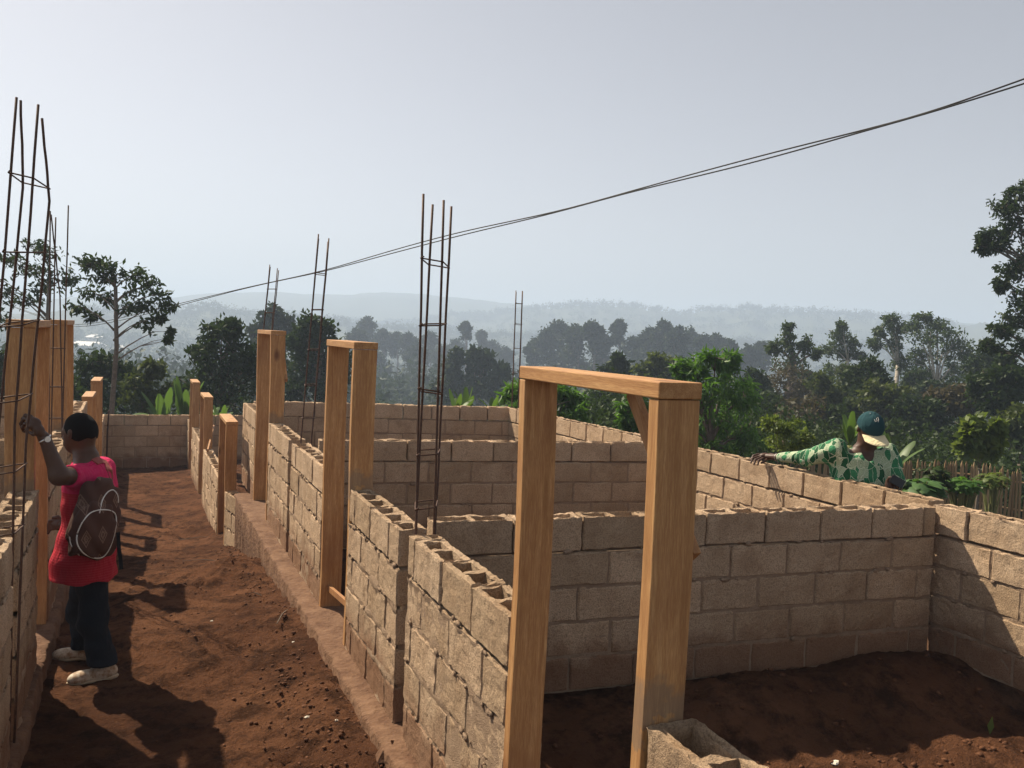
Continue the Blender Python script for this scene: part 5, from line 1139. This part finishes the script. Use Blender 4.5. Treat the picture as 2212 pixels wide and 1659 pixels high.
    we = wr-(wr-el)*.08; wdv = (wr-el)/np.linalg.norm(wr-el)
    vn = J(1872, 985, -.1)
    def scut(X, f):
        near = np.linalg.norm(X-we, axis=1) < .1; f = np.where(near, np.maximum(f, (X-we)@wdv), f)
        q = X-np.array([nb[0], nb[1], zt-.02]); u = q@fwh; v = np.abs(q@sln); z = q[:, 2]; neck = np.minimum(.045-np.sqrt(v*v+np.minimum(0, z+.03)**2*.7), u-.0)
        f = np.maximum(f, np.minimum(neck, .2))
        return f
    skin('shirt', S, GREEN, T, .008, scut, .018, 5)
    Tr = Blend(.04)
    for q in (-1, 1): Tr.chain([hips+sln*q*.08+Z*.02, hips+sln*q*.10+fwh*.02+Z*-.44, np.array([c0.x, c0.y, zg+.08])+sln*q*.11], [.12, .085, .075])
    skin('trousers', Tr, NAVY, T, .012, lambda X, f: np.maximum(f, zg+.05-X[:, 2]), .01)
    cp = Blend(.02); cc = hc+fn_*.035; cp.ell(cc, (.122, .100, .115), (face, fr_, fu))
    cap = skin('cap', cp, CAPM, T, .006, lambda X, f: np.maximum(f, -((X-cc)@fn_)-.012-.10*((X-cc)@fa)))
    mb = MB(); vs = []; fs_ = []; n, m = 14, 6
    for th in (0, 1):
        for i in range(n+1):
            a = -1.15+2.3*i/n
            for j in range(m+1):
                t = j/m; lat = math.sin(a)*(.100+.006*t); fo = .045+math.cos(a)*(.065)+.135*t*max(0, math.cos(a))**.6
                p = cc+fa*fo+fs*lat-fn_*(.018+.012*t+.9*lat*lat*2.2)-fn_*(.004*th); vs.append(p)
    N1 = (n+1)*(m+1)
    for i in range(n):
        for j in range(m):
            a = i*(m+1)+j; q = (a, a+1, a+m+2, a+m+1); fs_ += [q, tuple(x+N1 for x in q[::-1])]
    for i in range(n): a = i*(m+1)+m; fs_.append((a, a+N1, a+m+1+N1, a+m+1))
    mb.add(vs, fs_); mb.build('brim', BRIM, cap, smooth=True)
    mb = MB(); blob(mb, Vector(cc+fn_*.116), (.008, .008, .006), Vector(fs), Vector(fa)); mb.build('button', CAPM, cap)
    bt = BVHTree.FromPolygons([v.co+Vector(T.location) for v in cap.data.vertices], [tuple(p.vertices) for p in cap.data.polygons])
    def oncap(x, y):
        v = (P(x, y, 1)-CAM).normalized(); h = bt.ray_cast(CAM, v); return h[0]-v*.001 if h[0] is not None else P(x, y, d-.1)
    mb = MB()
    for crv in ([(1893, 903), (1895, 909), (1891, 911), (1889, 906)], [(1896, 901), (1898, 906), (1897, 912)]): mb.tube([oncap(*q) for q in crv], .0018, 4)
    mb.build('emblem', WHITEP, cap)
    for x, y in ((1865, 891), (1880, 893)):
        mb = MB(); blob(mb, oncap(x, y), (.003, .003, .003), Vector((1, 0, 0)), Vector((0, 1, 0))); mb.build('eyelet', WHITEP, cap)
    mb = MB(); ax = Vector((wr-el)/np.linalg.norm(wr-el)); a2 = ax.orthogonal().normalized(); a3 = ax.cross(a2); wc = Vector(wr+(hand-wr)*-.0)
    mb.tube([wc+(a2*math.cos(t)+a3*math.sin(t))*.029 for t in [2*math.pi*k/14 for k in range(15)]], .004, 5, False); mb.build('bracelet', WHITEP, T)
    ph = thing('phone', 'dark phone held low by the man in green', 'phone', tuple(P(1938, 1040, d-.36))); mb = MB(); a = (RT*.8-UP*.45).normalized(); b = (RT*.45+UP*.8).normalized(); nn = a.cross(b)
    mb.box(P(1938, 1040, d-.36), (.055, .033, .005), (a, b, nn)); mb.build('case', PHONE, ph, bevel=.003); mb = MB(); mb.box(P(1938, 1040, d-.36)-nn*(-.0058), (.05, .029, .0006), (a, b, nn)); mb.build('screen', SCR, ph)
SCR = simple('dark_glass', (.02, .022, .03), (.03, .032, .04), 3, .1, .0, spec=.5)
person_green()
#@@PART4
# ---------------------------------------------------------------- haze
def haze():
    s = bpy.data.materials.new('haze'); s.use_nodes = True; t = s.node_tree; t.nodes.clear(); o = t.nodes.new('ShaderNodeOutputMaterial'); v = t.nodes.new('ShaderNodeVolumePrincipled')
    v.inputs['Color'].default_value = (.62, .77, 1.0, 1); v.inputs['Density'].default_value = HAZE; v.inputs['Anisotropy'].default_value = .15
    t.links.new(v.outputs[0], o.inputs['Volume'])
    mb = MB(); mb.box((0, 0, 25), (4300, 4300, 72)); h = mb.build('haze', s); tag(h, kind='stuff')
haze()
